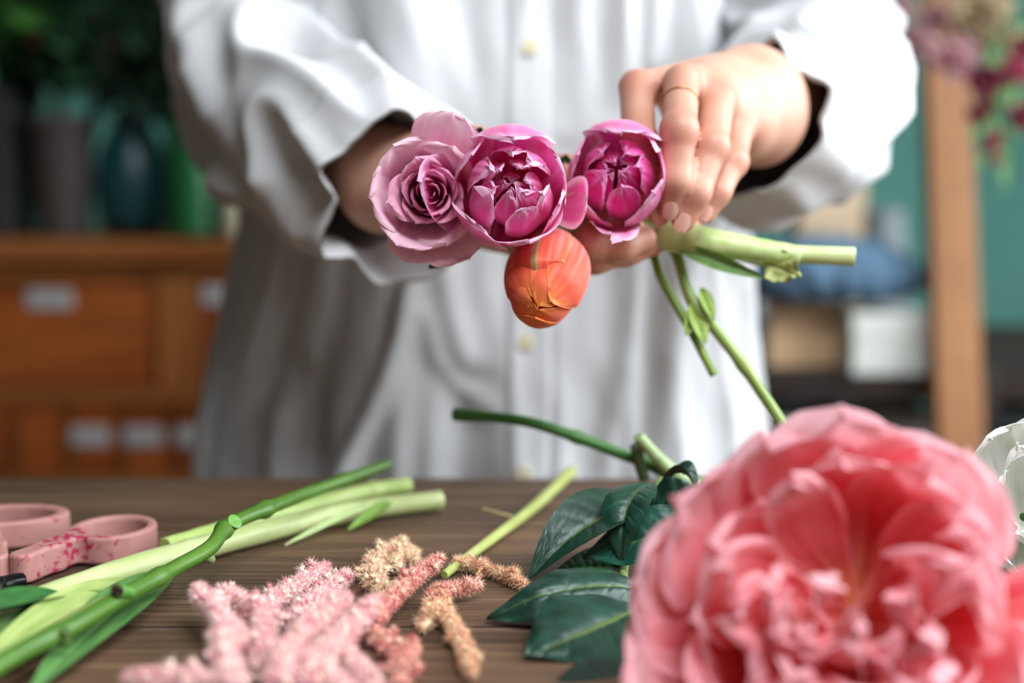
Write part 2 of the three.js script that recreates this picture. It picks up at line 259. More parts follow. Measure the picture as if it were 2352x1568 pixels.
  plant('flower_vase', 'rounded dark teal ceramic vase holding dense dark foliage', 'vase', spot(310, 2.07), [[0.001, 0], [0.04, 0], [0.052, 0.03], [0.056, 0.075], [0.048, 0.12], [0.03, 0.15], [0.026, 0.165], [0.031, 0.175], [0.027, 0.174], [0.022, 0.16], [0.04, 0.11], [0.046, 0.06], [0.036, 0.01], [0.001, 0.008]], std({ color: lin('#0c3e42'), roughness: 0.35 }), [[0.01, 0.255, 0, 0.09, 280, 0.05, '#0e2c19', 12, 0.9], [0.06, 0.33, 0, 0.075, 180, 0.045, '#183c1e', 13, 1], [-0.05, 0.36, 0.03, 0.06, 120, 0.04, '#204c1e', 14, 1]]);
  plant('flower_vase', 'tall green glazed cylinder vase with leafy branches on the chest', 'vase', spot(447, 2.0), [[0.001, 0], [0.034, 0], [0.037, 0.01], [0.037, 0.16], [0.035, 0.166], [0.033, 0.16], [0.033, 0.012], [0.001, 0.01]], std({ color: lin('#17592e'), roughness: 0.35 }), [[-0.005, 0.25, -0.02, 0.08, 200, 0.05, '#10351e', 22, 1], [0.02, 0.37, -0.02, 0.07, 160, 0.045, '#1e4024', 23, 1]]);
  { const c = spot(556, 1.98), v = thing('flower_vase', 'small cream ceramic vase at the corner of the chest', 'vase', c, 'vessels on the chest'); part(v, 'body', lathe(c, [[0.001, 0], [0.022, 0], [0.026, 0.006], [0.027, 0.05], [0.022, 0.068], [0.018, 0.078], [0.021, 0.088], [0.018, 0.087], [0.014, 0.078], [0.02, 0.06], [0.022, 0.01], [0.001, 0.008]]), std({ color: lin('#d9d3b4'), roughness: 0.35 })); }
  // dried flower heads among the foliage
  for (const [px, py, d, r, hex, name] of [[245, 120, 1.98, 0.026, '#c99a76', 'peach'], [85, 115, 1.98, 0.022, '#b9773a', 'amber'], [255, 30, 2.0, 0.02, '#8b6b52', 'tan'], [345, 90, 2.0, 0.018, '#7d8a58', 'sage']]) {
    const c = at(px, py, d), R = rng(px), v = thing('dried_flower', `${name} dried flower head on thin stem among the dark foliage`, 'dried flower', c, 'dried flower heads above the chest'), gs = [];
    for (let i = 0; i < 34; i++) { const g = gridGeo(2, 3, (u, w) => V((u - 0.5) * r * 0.6 * Math.sin(Math.PI * (w * 0.9 + 0.08)), Math.abs(u - 0.5) * 0.006, w * r)); g.applyQuaternion(new THREE.Quaternion().setFromUnitVectors(V(0, 0, 1), V(R() - 0.5, R() - 0.35, R() - 0.5).normalize())); g.translate(c.x, c.y, c.z); gs.push(g); }
    part(v, 'flower_head', mergeGeometries(gs), leafy(hex)); part(v, 'stem', sweep([c.clone(), V(c.x + 0.006, c.y - 0.1, c.z - 0.02), V(c.x + 0.01, topY + 0.16, c.z - 0.05)], () => 0.0016, { seg: 8, rad: 5 }), std({ color: lin('#4a4a2a'), roughness: 0.9 }));
  }
}

// ---------------------------------------------------------------- open wooden shelf behind, with its boxes
{
  const D = 1.78, oak = woodMaps([120, 84, 50], [172, 128, 84], [200, 158, 112], 0.7, 0.35, 4.2, 512, 512), om = std({ ...oak, color: lin('#dcbc8c'), roughness: 0.55, bumpScale: 0.0005 }), dk = std({ ...oak, color: lin('#54402f'), roughness: 0.7 });
  const t = thing('wooden_shelf', 'open wooden shelf with leaning oak post and dark boards', 'shelf', V(0.6, 0, -2.0));
  const post = (a, b, w, dp, mat) => { const g = plankBox(-w / 2, w / 2, 0, a.distanceTo(b), -dp, 0, 0.004, 'y', a.x), q = new THREE.Quaternion().setFromUnitVectors(V(0, 1, 0), b.clone().sub(a).normalize()); g.applyQuaternion(q); g.translate(a.x, a.y, a.z); return part(t, 'post', g, mat); };
  const lean = at(2206, 900, D), leanTop = at(2178, 100, D + 0.07), dir = leanTop.clone().sub(lean).normalize(), along = (y) => lean.clone().addScaledVector(dir, (y - lean.y) / dir.y);
  post(along(0), along(1.9), 0.058, 0.035, om);
  post(V(along(0).x - 0.035, 0, -2.32), V(along(1.9).x - 0.035, 1.9, -2.32), 0.05, 0.035, dk);
  post(V(0.2, 0, along(0).z), V(0.2, 1.9, along(1.9).z), 0.058, 0.035, om); post(V(0.2, 0, -2.32), V(0.2, 1.9, -2.32), 0.05, 0.035, dk);
  const y1 = at(2000, 876, D).y, y2 = at(2000, 876, D).y - 0.3, x0 = 0.14, x1 = 1.1;
  const board = (y, z0 = lean.z - 0.005) => part(t, 'board', plankBox(x0, x1, y - 0.032, y, -2.42, z0 - 0.032, 0.003, 'x', y), dk);
  board(y1); board(y2); board(0.2); board(1.62, along(1.6).z);
  for (const [y, z] of [[y1, 0], [y2, 0]]) part(t, 'bracket', box(along(y).x + 0.03, along(y).x + 0.055, y - 0.05, y + 0.01, lean.z - 0.06, lean.z - 0.02, 0.003), std({ color: lin('#2b211a'), roughness: 0.6 }));
  const card = (hex) => std({ color: lin(hex), roughness: 0.85 });
  const carton = (name, label, cat, px0, px1, py, d, dp, mat, lidH, y = y1) => {
    const a = at(px0, py, d), b = at(px1, py, d), o = thing(name, label, cat, V((a.x + b.x) / 2, y, a.z - dp / 2), 'boxes on the open shelf'), h = a.y;
    part(o, 'body', box(a.x, b.x, y, lidH ? h - lidH * 0.6 : h, a.z - dp, a.z, 0.002), mat);
    if (lidH) part(o, 'lid', box(a.x - 0.002, b.x + 0.002, h - lidH, h, a.z - dp - 0.002, a.z + 0.002, 0.002), mat);
    else { part(o, 'flap', box(a.x, b.x, h, h + 0.002, a.z - dp * 0.49, a.z), mat); part(o, 'flap', box(a.x, b.x, h, h + 0.002, a.z - dp, a.z - dp * 0.51), mat); }
    return o;
  };
  carton('gift_box', 'square white box on the dark shelf beside the oak post', 'box', 1962, 2150, 722, 1.83, 0.11, card('#dfe0d8'), 0.03);
  carton('cardboard_box', 'low tan cardboard box on the shelf next to the white box', 'box', 1752, 1950, 690, 1.9, 0.14, card('#d8b289'));
  carton('cardboard_box', 'tall pale tan cardboard box rising behind the blue cloth', 'box', 1838, 1992, 378, 2.1, 0.09, card('#d9c0a2'));
  carton('gift_box', 'pale grey box on the lower shelf board', 'box', 1790, 1975, 965, 1.86, 0.14, card('#b9bab4'), 0.03, y2);
  carton('gift_box', 'white box on the lower shelf board behind the coral flower', 'box', 2000, 2150, 950, 1.9, 0.12, card('#cfd0ca'), 0.03, y2);
  carton('gift_box', 'blue grey box on the lower shelf beyond the oak post', 'box', 2255, 2420, 940, 1.95, 0.12, card('#94a0a6'), 0.03, y2);
  carton('gift_box', 'flat navy box on the lower shelf beyond the oak post', 'box', 2240, 2420, 1020, 1.83, 0.1, card('#27364a'), 0.02, y2);
  for (const [px, py, r, hex, nm] of [[1728, 690, 0.022, '#1d2b35', 'dark navy'], [1722, 610, 0.03, '#3f5a6a', 'slate blue']]) { const p = at(px, py, nm === 'dark navy' ? 1.83 : 1.95), o = thing('storage_jar', `${nm} storage jar on the shelf beside the tan box`, 'jar', V(p.x, y1, p.z), 'jars on the open shelf'), h = p.y - y1; const g = new THREE.LatheGeometry([[0.001, 0], [r, 0], [r * 1.03, 0.006], [r * 1.03, h * 0.8], [r * 0.8, h * 0.88], [r * 0.8, h * 0.9]].map(([a, b]) => new THREE.Vector2(a, b)), 24); g.translate(p.x, y1, p.z); part(o, 'body', g, std({ color: lin(hex), roughness: 0.3 })); const l = new THREE.CylinderGeometry(r * 0.86, r * 0.86, h * 0.12, 24); l.translate(p.x, p.y - h * 0.05, p.z); part(o, 'lid', l, std({ color: lin('#8d9294'), roughness: 0.4, metalness: 0.6 })); }
  // folded blue cloth heap over the low boxes
  const c0 = at(1935, 640, 1.87), hump = [[1790, 630, 0.045], [1850, 615, 0.05], [1930, 610, 0.05], [2010, 622, 0.045], [2070, 640, 0.035], [1960, 650, 0.04], [1880, 655, 0.035]].map(([x, y, r]) => [at(x, y, 1.88), r]);
  const base = at(1935, 688, 1.88).y;
  const cl = solid((p) => { let d = 1; for (const [q, r] of hump) d = smin(d, Math.hypot(p.x - q.x, (p.y - q.y) * 1.15, (p.z - q.z) * 0.8) - r, 0.03); d += 0.006 * ridge(p.x * 26, p.y * 14, p.z * 18) + 0.004 * noise(p.x * 60, p.y * 60, p.z * 60); return Math.max(d, base - p.y); }, V(c0.x - 0.2, base - 0.02, c0.z - 0.1), V(c0.x + 0.2, base + 0.14, c0.z + 0.1), 0.005);
  single('folded_cloth', cl, std({ color: lin('#56748c'), roughness: 0.95 }), 'crumpled blue cloth heaped over the shelf boxes', 'cloth');
  // crumpled grey paper bag
  const c2 = at(2030, 560, 2.02), h2 = at(2030, 480, 2.02).y;
  const bag = gridGeo(32, 14, (u, v) => { const a = u * Math.PI * 2, r = 0.03 * (1 - 0.25 * v) * (1 + 0.1 * noise(u * 7, v * 4, 3)); return V(c2.x + Math.cos(a) * r * 1.2 + 0.004 * noise(u * 20, v * 9, 1), lerp(y1, h2, v), c2.z + Math.sin(a) * r * 0.8); }, null, true);
  single('paper_bag', bag, card('#8f979a').clone(), 'crumpled grey paper bag standing behind the blue cloth', 'bag'); scene.children.at(-1).material.side = THREE.DoubleSide;
}

// ---------------------------------------------------------------- the person
{
  const Z0 = -1.1, me = thing('person', 'person in loose white linen shirt holding and trimming a small bunch of flowers', 'person', V(-0.005, 0, Z0));
  const hand = (wrist, fingers, palm) => ({ wrist, fingers, palm });
  const J = (list) => list.map(([x, y, d, r]) => ({ p: at(x, y, d), r: r / 1000 }));
  // hand that trims (back of the hand to the lens, fingers reaching down)
  const L = {
    palm: [[[1712, 180, 0.815, 17], [1466, 202, 0.748, 8.6]], [[1738, 215, 0.815, 19], [1570, 188, 0.738, 8.6]], [[1745, 260, 0.815, 19], [1650, 232, 0.746, 8.4]], [[1738, 300, 0.82, 17], [1700, 284, 0.762, 8]], [[1650, 215, 0.775, 14], [1700, 300, 0.785, 13]], [[1720, 210, 0.82, 19], [1745, 290, 0.82, 18]], [[1700, 300, 0.8, 13], [1570, 260, 0.775, 11]]].map(J),
    fingers: [[[1462, 202, 0.742, 9.4], [1468, 322, 0.718, 8.6], [1490, 425, 0.714, 7.8], [1512, 488, 0.718, 6.4]], [[1565, 190, 0.73, 9.5], [1560, 300, 0.702, 8.8], [1552, 412, 0.702, 7.9], [1542, 472, 0.708, 6.3]], [[1648, 235, 0.742, 9.2], [1634, 338, 0.714, 8.5], [1598, 442, 0.707, 7.6], [1570, 506, 0.71, 6.2]], [[1698, 290, 0.76, 8.2], [1683, 372, 0.737, 7.5], [1648, 442, 0.728, 6.8], [1620, 490, 0.728, 5.6]], [[1680, 320, 0.81, 14], [1620, 420, 0.8, 11], [1580, 485, 0.775, 10], [1555, 530, 0.752, 8]]].map(J),
  };
  // hand that holds the bunch, behind the flowers
  const R = {
    palm: [[[885, 395, 0.835, 20], [1195, 382, 0.768, 12]], [[885, 410, 0.835, 21], [1225, 430, 0.76, 12]], [[890, 430, 0.838, 20], [1230, 495, 0.765, 11.5]], [[895, 445, 0.84, 19], [1212, 550, 0.775, 10.5]], [[1000, 400, 0.81, 18], [1140, 470, 0.785, 16]], [[930, 385, 0.825, 18], [1060, 362, 0.79, 14]]].map(J),
    fingers: [[[1195, 382, 0.768, 11], [1305, 400, 0.742, 9.5], [1345, 455, 0.74, 8.5], [1330, 500, 0.748, 7.2]], [[1225, 430, 0.76, 11], [1345, 470, 0.735, 9.6], [1410, 505, 0.732, 8.6], [1450, 525, 0.738, 7.2]], [[1230, 495, 0.765, 10.5], [1352, 555, 0.727, 9.6], [1425, 562, 0.73, 8.4], [1478, 548, 0.738, 7.2]], [[1212, 550, 0.775, 9.5], [1365, 592, 0.737, 8], [1440, 580, 0.742, 7], [1500, 562, 0.748, 6.2]], [[1040, 360, 0.795, 12.5], [1095, 338, 0.775, 10.5], [1165, 336, 0.762, 9], [1240, 352, 0.754, 7.6]]].map(J),
  };
  const field = (h, arm) => (p) => {
    let palm = 1; for (const [a, b] of h.palm) palm = smin(palm, capsule(p, a.p, b.p, a.r, b.r), 0.014);
    palm = smin(palm, capsule(p, arm[0].p, arm[1].p, arm[0].r, arm[1].r), 0.02);
    let d = palm;
    for (const f of h.fingers) { let q = 1; for (let i = 0; i < 3; i++) { q = smin(q, capsule(p, f[i].p, f[i + 1].p, f[i].r * 0.98, f[i + 1].r), 0.004); if (i === 1) q = smin(q, p.distanceTo(f[i].p) - f[i].r * 1.04, 0.003); } d = Math.min(d, smin(palm, q, 0.007)); }
    return d;
  };
  const armL = [{ p: at(1742, 245, 0.825), r: 0.0245 }, { p: at(1885, 140, 1.03), r: 0.034 }], armR = [{ p: at(880, 405, 0.845), r: 0.0255 }, { p: at(560, 160, 1.04), r: 0.034 }];
  const bounds = (h, arm) => { const b = new THREE.Box3(); for (const f of [...h.fingers, ...h.palm]) for (const j of f) b.expandByPoint(j.p); b.expandByPoint(arm[0].p.clone().lerp(arm[1].p, 0.25)); return b.expandByScalar(0.03); };
  const clipHand = (f, arm) => { const n = arm[1].p.clone().sub(arm[0].p).normalize(), o = arm[0].p.clone().addScaledVector(n, 0.055); return (p) => Math.max(f(p), (p.x - o.x) * n.x + (p.y - o.y) * n.y + (p.z - o.z) * n.z); };
  const bl = bounds(L, armL), br = bounds(R, armR);
  const gl = solid(clipHand(field(L, armL), armL), bl.min, bl.max, 0.0024), gr = solid(clipHand(field(R, armR), armR), br.min, br.max, 0.0028);
  const shL = V(0.165, 1.33, Z0 - 0.03), shR = V(-0.175, 1.33, Z0 - 0.03), B = (a, b, ra, rb) => [a, b, ra, rb];
  const bones = [B(armL[0].p.clone().lerp(armL[1].p, 0.15), armL[1].p, 0.026, 0.036), B(armL[1].p, shL, 0.037, 0.045), B(armR[0].p.clone().lerp(armR[1].p, 0.12), armR[1].p, 0.027, 0.037), B(armR[1].p, shR, 0.038, 0.045),
    B(V(-0.09, 1.3, Z0 - 0.02), V(0.08, 1.3, Z0 - 0.02), 0.075, 0.075), B(V(-0.06, 1.22, Z0 - 0.01), V(-0.06, 0.95, Z0 - 0.01), 0.085, 0.08), B(V(0.05, 1.22, Z0 - 0.01), V(0.05, 0.95, Z0 - 0.01), 0.085, 0.08), B(V(-0.08, 0.88, Z0 - 0.01), V(0.07, 0.88, Z0 - 0.01), 0.09, 0.09),
    B(V(-0.005, 1.34, Z0 - 0.02), V(-0.005, 1.47, Z0), 0.055, 0.05), B(V(-0.005, 1.53, Z0 + 0.005), V(-0.005, 1.6, Z0 - 0.01), 0.072, 0.085), B(V(-0.005, 1.485, Z0 + 0.04), V(-0.005, 1.5, Z0 + 0.03), 0.032, 0.05), B(V(-0.005, 1.535, Z0 + 0.085), V(-0.005, 1.56, Z0 + 0.075), 0.012, 0.008),
    B(V(-0.085, 1.54, Z0 - 0.005), V(-0.085, 1.57, Z0 - 0.005), 0.014, 0.014), B(V(0.075, 1.54, Z0 - 0.005), V(0.075, 1.57, Z0 - 0.005), 0.014, 0.014),
    B(V(-0.085, 0.86, Z0), V(-0.085, 0.46, Z0 + 0.01), 0.078, 0.052), B(V(0.075, 0.86, Z0), V(0.075, 0.46, Z0 + 0.01), 0.078, 0.052), B(V(-0.085, 0.46, Z0 + 0.01), V(-0.09, 0.08, Z0 - 0.01), 0.052, 0.035), B(V(0.075, 0.46, Z0 + 0.01), V(0.08, 0.08, Z0 - 0.01), 0.052, 0.035), B(V(-0.09, 0.04, Z0 - 0.02), V(-0.1, 0.03, Z0 + 0.13), 0.032, 0.025), B(V(0.08, 0.04, Z0 - 0.02), V(0.09, 0.03, Z0 + 0.13), 0.032, 0.025)];
  const bodyField = (p) => { let d = 1; for (const [a, b, ra, rb] of bones) d = smin(d, capsule(p, a, b, ra, rb), 0.03); const eye = Math.min(p.distanceTo(V(-0.038, 1.565, Z0 + 0.085)), p.distanceTo(V(0.028, 1.565, Z0 + 0.085))); d = Math.max(d, -(eye - 0.012)); return d; };
  const gb = solid(bodyField, V(-0.36, 0.0, Z0 - 0.2), V(0.36, 1.74, Z0 + 0.32), 0.0125);
  // skin: rosier over the knuckles and finger ends
  const rosy = []; for (const h of [L, R]) for (const f of h.fingers) for (let i = 0; i < 4; i++) rosy.push([f[i].p, i === 3 ? 0.011 : i === 2 ? 0.007 : 0.0115]);
  const tone = (g) => { const p = g.attributes.position, c = new Float32Array(p.count * 3), q = V(0, 0, 0), a = lin('#d4a48c'), b = lin('#bf745e'); for (let i = 0; i < p.count; i++) { q.fromBufferAttribute(p, i); let k = 0; for (const [s, r] of rosy) { const d = q.distanceToSquared(s) / (r * r * 2); if (d < 5) k = Math.max(k, Math.exp(-d)); } k = clamp(k * 0.55 + 0.28 * noise(q.x * 70, q.y * 70, q.z * 70) + 0.12, 0, 1); c[3 * i] = lerp(a.r, b.r, k); c[3 * i + 1] = lerp(a.g, b.g, k); c[3 * i + 2] = lerp(a.b, b.b, k); } g.setAttribute('color', new THREE.BufferAttribute(c, 3)); return g; };
  const fine = dataTexture(256, 256, (u, v) => { const n = 150 + 60 * noise(u * 60, v * 60, 1) + 50 * ridge(u * 24, v * 24, 2); return [n, n, n]; }, false);
  part(me, 'body', mergeGeometries([tone(gb), tone(gl), tone(gr)]), std({ vertexColors: true, roughness: 0.5 }), 'bare hands with rosy knuckles');
  // finger nails
  const nailMat = phys({ color: lin('#e8b8a6'), roughness: 0.3, clearcoat: 0.4, clearcoatRoughness: 0.25 });
  for (const f of [L.fingers[1], L.fingers[2], L.fingers[3], L.fingers[0]]) {
    const dir = f[3].p.clone().sub(f[2].p).normalize(), prev = f[2].p.clone().sub(f[1].p).normalize(), view = EYE.clone().sub(f[3].p).normalize(), n = view.addScaledVector(dir, -view.dot(dir)).normalize(), s = n.clone().cross(dir), r = f[3].r;
    const g = gridGeo(10, 12, (u, v) => { const a = (u - 0.5) * 1.45, len = (v - 0.42) * r * 1.7, tip = Math.sqrt(Math.max(0, 1 - Math.pow(Math.abs(v - 0.5) * 2, 2.6))), w = tip * (0.85 + 0.15 * v); return f[3].p.clone().addScaledVector(dir, len).addScaledVector(s, Math.sin(a * w) * r * 0.98).addScaledVector(n, Math.cos(a * w) * r * 0.98 + 0.0006 - 0.0012 * v * v); });
    part(me, 'fingernail', g, nailMat, 'pale pink fingernail');
  }
  { const f = L.fingers[1], c = f[0].p.clone().lerp(f[1].p, 0.42), d = f[1].p.clone().sub(f[0].p).normalize(), g = new THREE.TorusGeometry(0.0091, 0.0005, 8, 40); g.applyQuaternion(new THREE.Quaternion().setFromUnitVectors(V(0, 0, 1), d)); g.translate(c.x, c.y, c.z); part(me, 'finger_ring', g, std({ color: lin('#b08a52'), roughness: 0.3, metalness: 1 }), 'thin gold ring'); }

  // shirt
  const weave = dataTexture(256, 256, (u, v) => { const a = Math.sin(u * 2 * Math.PI * 64 + 2 * noise(u * 30, v * 8, 1)), b = Math.sin(v * 2 * Math.PI * 64 + 2 * noise(u * 8, v * 30, 2)), n = 130 + 45 * a * b + 40 * noise(u * 40, v * 120, 5); return [n, n, n]; }, false); weave.repeat.set(16, 16);
  const linen = std({ color: lin('#d4d4d5'), roughness: 0.92, bumpMap: weave, bumpScale: 0.0004, side: THREE.DoubleSide });
  const yy = (py, d = 0.99) => at(1200, py, d).y;
  const foldLines = [
    [[[968, 590], [935, 760], [872, 930], [795, 1100], [760, 1250]], 0.015, 0.007], [[[1020, 560], [1040, 700], [1075, 860], [1098, 930]], 0.009, 0.01], [[[985, 720], [1010, 820], [1060, 900]], 0.004, 0.006], [[[1085, 880], [1080, 1000], [1078, 1250]], -0.012, 0.012],
    [[[560, 760], [575, 1000], [560, 1250]], 0.004, 0.02], [[[700, 880], [720, 1100], [700, 1250]], -0.005, 0.014], [[[640, 980], [650, 1250]], 0.006, 0.014],
    [[[1320, 640], [1340, 820], [1300, 1100], [1300, 1250]], 0.005, 0.016], [[[1420, 640], [1470, 860], [1450, 1250]], -0.004, 0.014], [[[1560, 620], [1580, 900], [1570, 1250]], 0.005, 0.018], [[[1640, 600], [1660, 900], [1650, 1250]], -0.003, 0.014],
    [[[880, -200], [950, 60], [990, 330]], 0.009, 0.018], [[[760, -60], [830, 120], [880, 300]], -0.014, 0.016], [[[1080, -200], [1090, 100], [1110, 300]], -0.006, 0.014], [[[1120, -200], [1140, 300]], 0.004, 0.01], [[[1330, -200], [1310, 100], [1290, 300]], 0.005, 0.01], [[[1390, -200], [1370, 60], [1400, 250]], -0.005, 0.01], [[[1700, -200], [1690, 20], [1660, 130]], -0.01, 0.012],
  ].map(([pts, amp, w]) => [pts.map(([x, y]) => { const p = at(x, y, 0.99); return [p.x, p.y]; }), amp, w]);
  const segDist = (x, y, a, b) => { const bx = b[0] - a[0], by = b[1] - a[1], h = clamp(((x - a[0]) * bx + (y - a[1]) * by) / (bx * bx + by * by), 0, 1); return Math.hypot(x - a[0] - bx * h, y - a[1] - by * h); };
  const folds = (x, y) => { let s = 0; for (const [pts, amp, w] of foldLines) { let d = 9; for (let i = 0; i + 1 < pts.length; i++) d = Math.min(d, segDist(x, y, pts[i], pts[i + 1])); s += amp * Math.exp(-(d * d) / (w * w)); } return s; };
  const curveY = (tab, y) => { for (let i = 0; i + 1 < tab.length; i++) if (y <= tab[i + 1][0]) return lerp(tab[i][1], tab[i + 1][1], smoothstep(y, tab[i][0], tab[i + 1][0])); return tab.at(-1)[1]; };
  const half = [[0.55, 0.222], [0.72, 0.213], [0.94, 0.183], [1.12, 0.178], [1.28, 0.185], [1.36, 0.15], [1.42, 0.075]], deep = [[0.55, 0.125], [0.72, 0.12], [0.94, 0.112], [1.2, 0.12], [1.3, 0.105], [1.42, 0.06]], mid = [[0.55, -0.034], [0.72, -0.028], [0.94, -0.011], [1.42, -0.005]];
  const torso = (th, y, out = 0) => {
    const a = curveY(half, y), b = curveY(deep, y), s = Math.sin(th), c = Math.cos(th), k = 0.86;
    let x = curveY(mid, y) + a * Math.sign(s) * Math.abs(s) ** k, z = Z0 - 0.005 + b * Math.sign(c) * Math.abs(c) ** k;
    const amp = 0.0105 * (1 - smoothstep(y, 1.25, 1.4)) * (1 - 0.6 * Math.exp(-((th + 0.75) ** 2) * 5) * (1 - smoothstep(y, 0.85, 1.0))), n = amp * (ridge(th * 3.1 + 4.2, y * 2.2 + 0.4 * noise(th * 2, y * 6, 3), 1.7) + 0.6 * ridge(th * 6.3, y * 3.4, 8.2)) + 0.0016 * noise(th * 18, y * 26, 4) + (c > -0.2 ? folds(x, y) * smoothstep(c, -0.2, 0.3) : 0) + out;
    return V(x + n * s, y, z + n * c);
  };
  const shirt = part(me, 'shirt', gridGeo(260, 170, (u, v) => { const p = torso(u * 2 * Math.PI - Math.PI, lerp(0.56, 1.42, v)); p.u = u * 1.2; p.v = p.y; return p; }, null, true), linen, 'loose white linen shirt front');
  const thAt = (x, y) => { let lo = -1.2, hi = 1.2; for (let i = 0; i < 26; i++) { const m = (lo + hi) / 2; torso(m, y).x < x ? (lo = m) : (hi = m); } return (lo + hi) / 2; };
  const px = (x, y) => { const p = at(x, y, 0.985); return p; };
  // buttoned strip down the front, its two edges standing off the cloth
  const strip = (xa, xb, y0, y1, out, wob) => { const rows = 90, cs = []; for (let j = 0; j <= rows; j++) { const y = lerp(y0, y1, j / rows); cs.push([thAt(xa + wob * noise(y * 9, 1, 2), y), thAt(xb + wob * noise(y * 9, 5, 2), y)]); } return gridGeo(14, rows, (u, v) => { const [a, b] = cs[Math.round(v * rows)], e = Math.pow(Math.abs(u * 2 - 1), 6), p = torso(lerp(a, b, u), lerp(y0, y1, v), out * (1 - e) + (u > 0.93 ? -0.001 : 0)); p.u = lerp(a, b, u) * 0.2; p.v = p.y; return p; }); };
  const placket = part(shirt, 'placket', strip(px(1162, 0).x, px(1268, 0).x, 0.57, 1.38, 0.0042, 0.004), linen);
  for (const [bx, by] of [[1215, 115], [1205, 782], [1208, 470], [1200, 1085], [1218, -180], [1222, -420]]) {
    const y = yy(by), x = px(bx, 0).x, c = torso(thAt(x, y), y, 0.0058), prof = [[0, 0.0008], [0.0028, 0.0008], [0.0042, 0.0014], [0.0052, 0.001], [0.0056, 0], [0.005, -0.0012], [0, -0.0014]], g = new THREE.LatheGeometry(prof.map(([r, h]) => new THREE.Vector2(r, h)), 24); g.rotateX(Math.PI / 2 - 0.1); g.translate(c.x, c.y, c.z);
    part(me, 'button', g, std({ color: lin('#e3d9b4'), roughness: 0.35 }), 'cream shirt button');
  }
  { const x0 = px(1476, 0).x, x1 = px(1688, 0).x, y0 = yy(165), y1 = yy(-180); part(me, 'chest_pocket', gridGeo(24, 24, (u, v) => { const y = lerp(y0 - 0.008 * (1 - Math.abs(u * 2 - 1)) * (1 - v), y1, v), e = Math.max(Math.abs(u * 2 - 1), 1 - v * 2) ** 12; const p = torso(thAt(lerp(x0, x1, u), y), y, 0.004 * (1 - clamp(e, 0, 1)) + 0.0004); p.u = u * 0.1; p.v = v * 0.1; return p; }), linen); }

  // sleeves: loose, creased round the elbow and bunched towards the wide cuff
  const sleeve = (pts, radii, seed, amp, droop) => {
    const rr = (t) => { const k = t * (radii.length - 1), i = Math.min(Math.floor(k), radii.length - 2); return lerp(radii[i], radii[i + 1], smoothstep(k - i, 0, 1)); };
    const rad0 = (t, a) => { const c = Math.cos(a), s = Math.sin(a), k = 1 - smoothstep(t, 0.93, 1) * 0.55;
      const big = ridge(t * 5.4 + 0.7 * Math.sin(a + seed) + seed, c * 0.9, s * 0.9 + seed), small = ridge(t * 8 + 0.9 * Math.sin(a * 1 + seed * 2), c * 1.5 + 3, s * 1.5), long = noise(t * 2.5 + seed, c * 2.1, s * 2.1);
      return rr(t) * (1 + droop * smoothstep(t, 0.6, 1) * Math.max(0, -c) ** 1.3) + amp * k * (big * 1.25 + small * 0.22) + 0.008 * long * smoothstep(t, 0.75, 1) + 0.0012 * noise(t * 14, c * 2, s * 2) ; };
    const g = sweep(pts, rad0, { seg: 150, rad: 96, cap: false, inner: 0.0016, innerFrom: 0.55, up: V(0, 1, 0.3) });
    const sl = part(me, 'sleeve', g, linen, 'rumpled white linen sleeve');
    const hem = sweep(pts, (t, a) => (t < 0.945 ? rad0(t, a) - 0.002 : rad0(t, a) + 0.0011), { seg: 150, rad: 96, cap: false, inner: 0.003, innerFrom: 0.93, up: V(0, 1, 0.3) });
    const idx = [], w = 97, N = 150; for (let i = 0; i < hem.index.count; i += 3) { const row = Math.floor(hem.index.getX(i) / w); if (row >= 141) idx.push(hem.index.getX(i), hem.index.getX(i + 1), hem.index.getX(i + 2)); } hem.setIndex(idx);
    part(sl, 'cuff', hem, linen);
  };
  sleeve([shR.clone().add(V(0.03, 0.0, 0)), V(-0.195, 1.2, Z0 + 0.0), at(600, 10, 1.05), at(585, 180, 1.02), at(660, 285, 0.95), at(775, 335, 0.89), at(870, 405, 0.84), at(912, 455, 0.818)], [0.058, 0.06, 0.055, 0.053, 0.047, 0.046, 0.045, 0.044], 2.3, 0.017, 0.3);
  sleeve([shL.clone().add(V(-0.03, 0.0, 0)), V(0.215, 1.2, Z0 + 0.0), at(1845, 0, 1.05), at(1868, 170, 1.02), at(1862, 245, 0.95), at(1812, 285, 0.895), at(1772, 278, 0.852), at(1742, 262, 0.83)], [0.06, 0.062, 0.057, 0.054, 0.051, 0.051, 0.043, 0.034], 5.1, 0.013, 0.4);
  // collar, trousers, shoes and hair lie outside the photograph
  { const c = sweep(Array.from({ length: 13 }, (_, i) => { const a = lerp(-2.6, 2.6, i / 12) + Math.PI; return V(-0.005 + 0.066 * Math.sin(a), 1.425 + 0.01 * Math.cos(a), Z0 - 0.015 - 0.068 * Math.cos(a)); }), () => 0.013, { seg: 40, rad: 10, flat: 1.6 }); part(me, 'collar', c, linen); }
  const legs = [B(V(-0.08, 0.86, Z0 - 0.01), V(-0.088, 0.1, Z0), 0.082, 0.062), B(V(0.068, 0.86, Z0 - 0.01), V(0.08, 0.1, Z0), 0.082, 0.062)];
  part(me, 'trousers', solid((p) => { let d = 1; for (const [a, b, ra, rb] of legs) d = Math.min(d, capsule(p, a, b, ra, rb)); return Math.max(d, 0.1 - p.y, p.y - 0.9) + 0.004 * noise(p.x * 30, p.y * 9, p.z * 30); }, V(-0.25, 0.05, Z0 - 0.16), V(0.25, 0.95, Z0 + 0.16), 0.012), std({ color: lin('#2f3440'), roughness: 0.9 }));
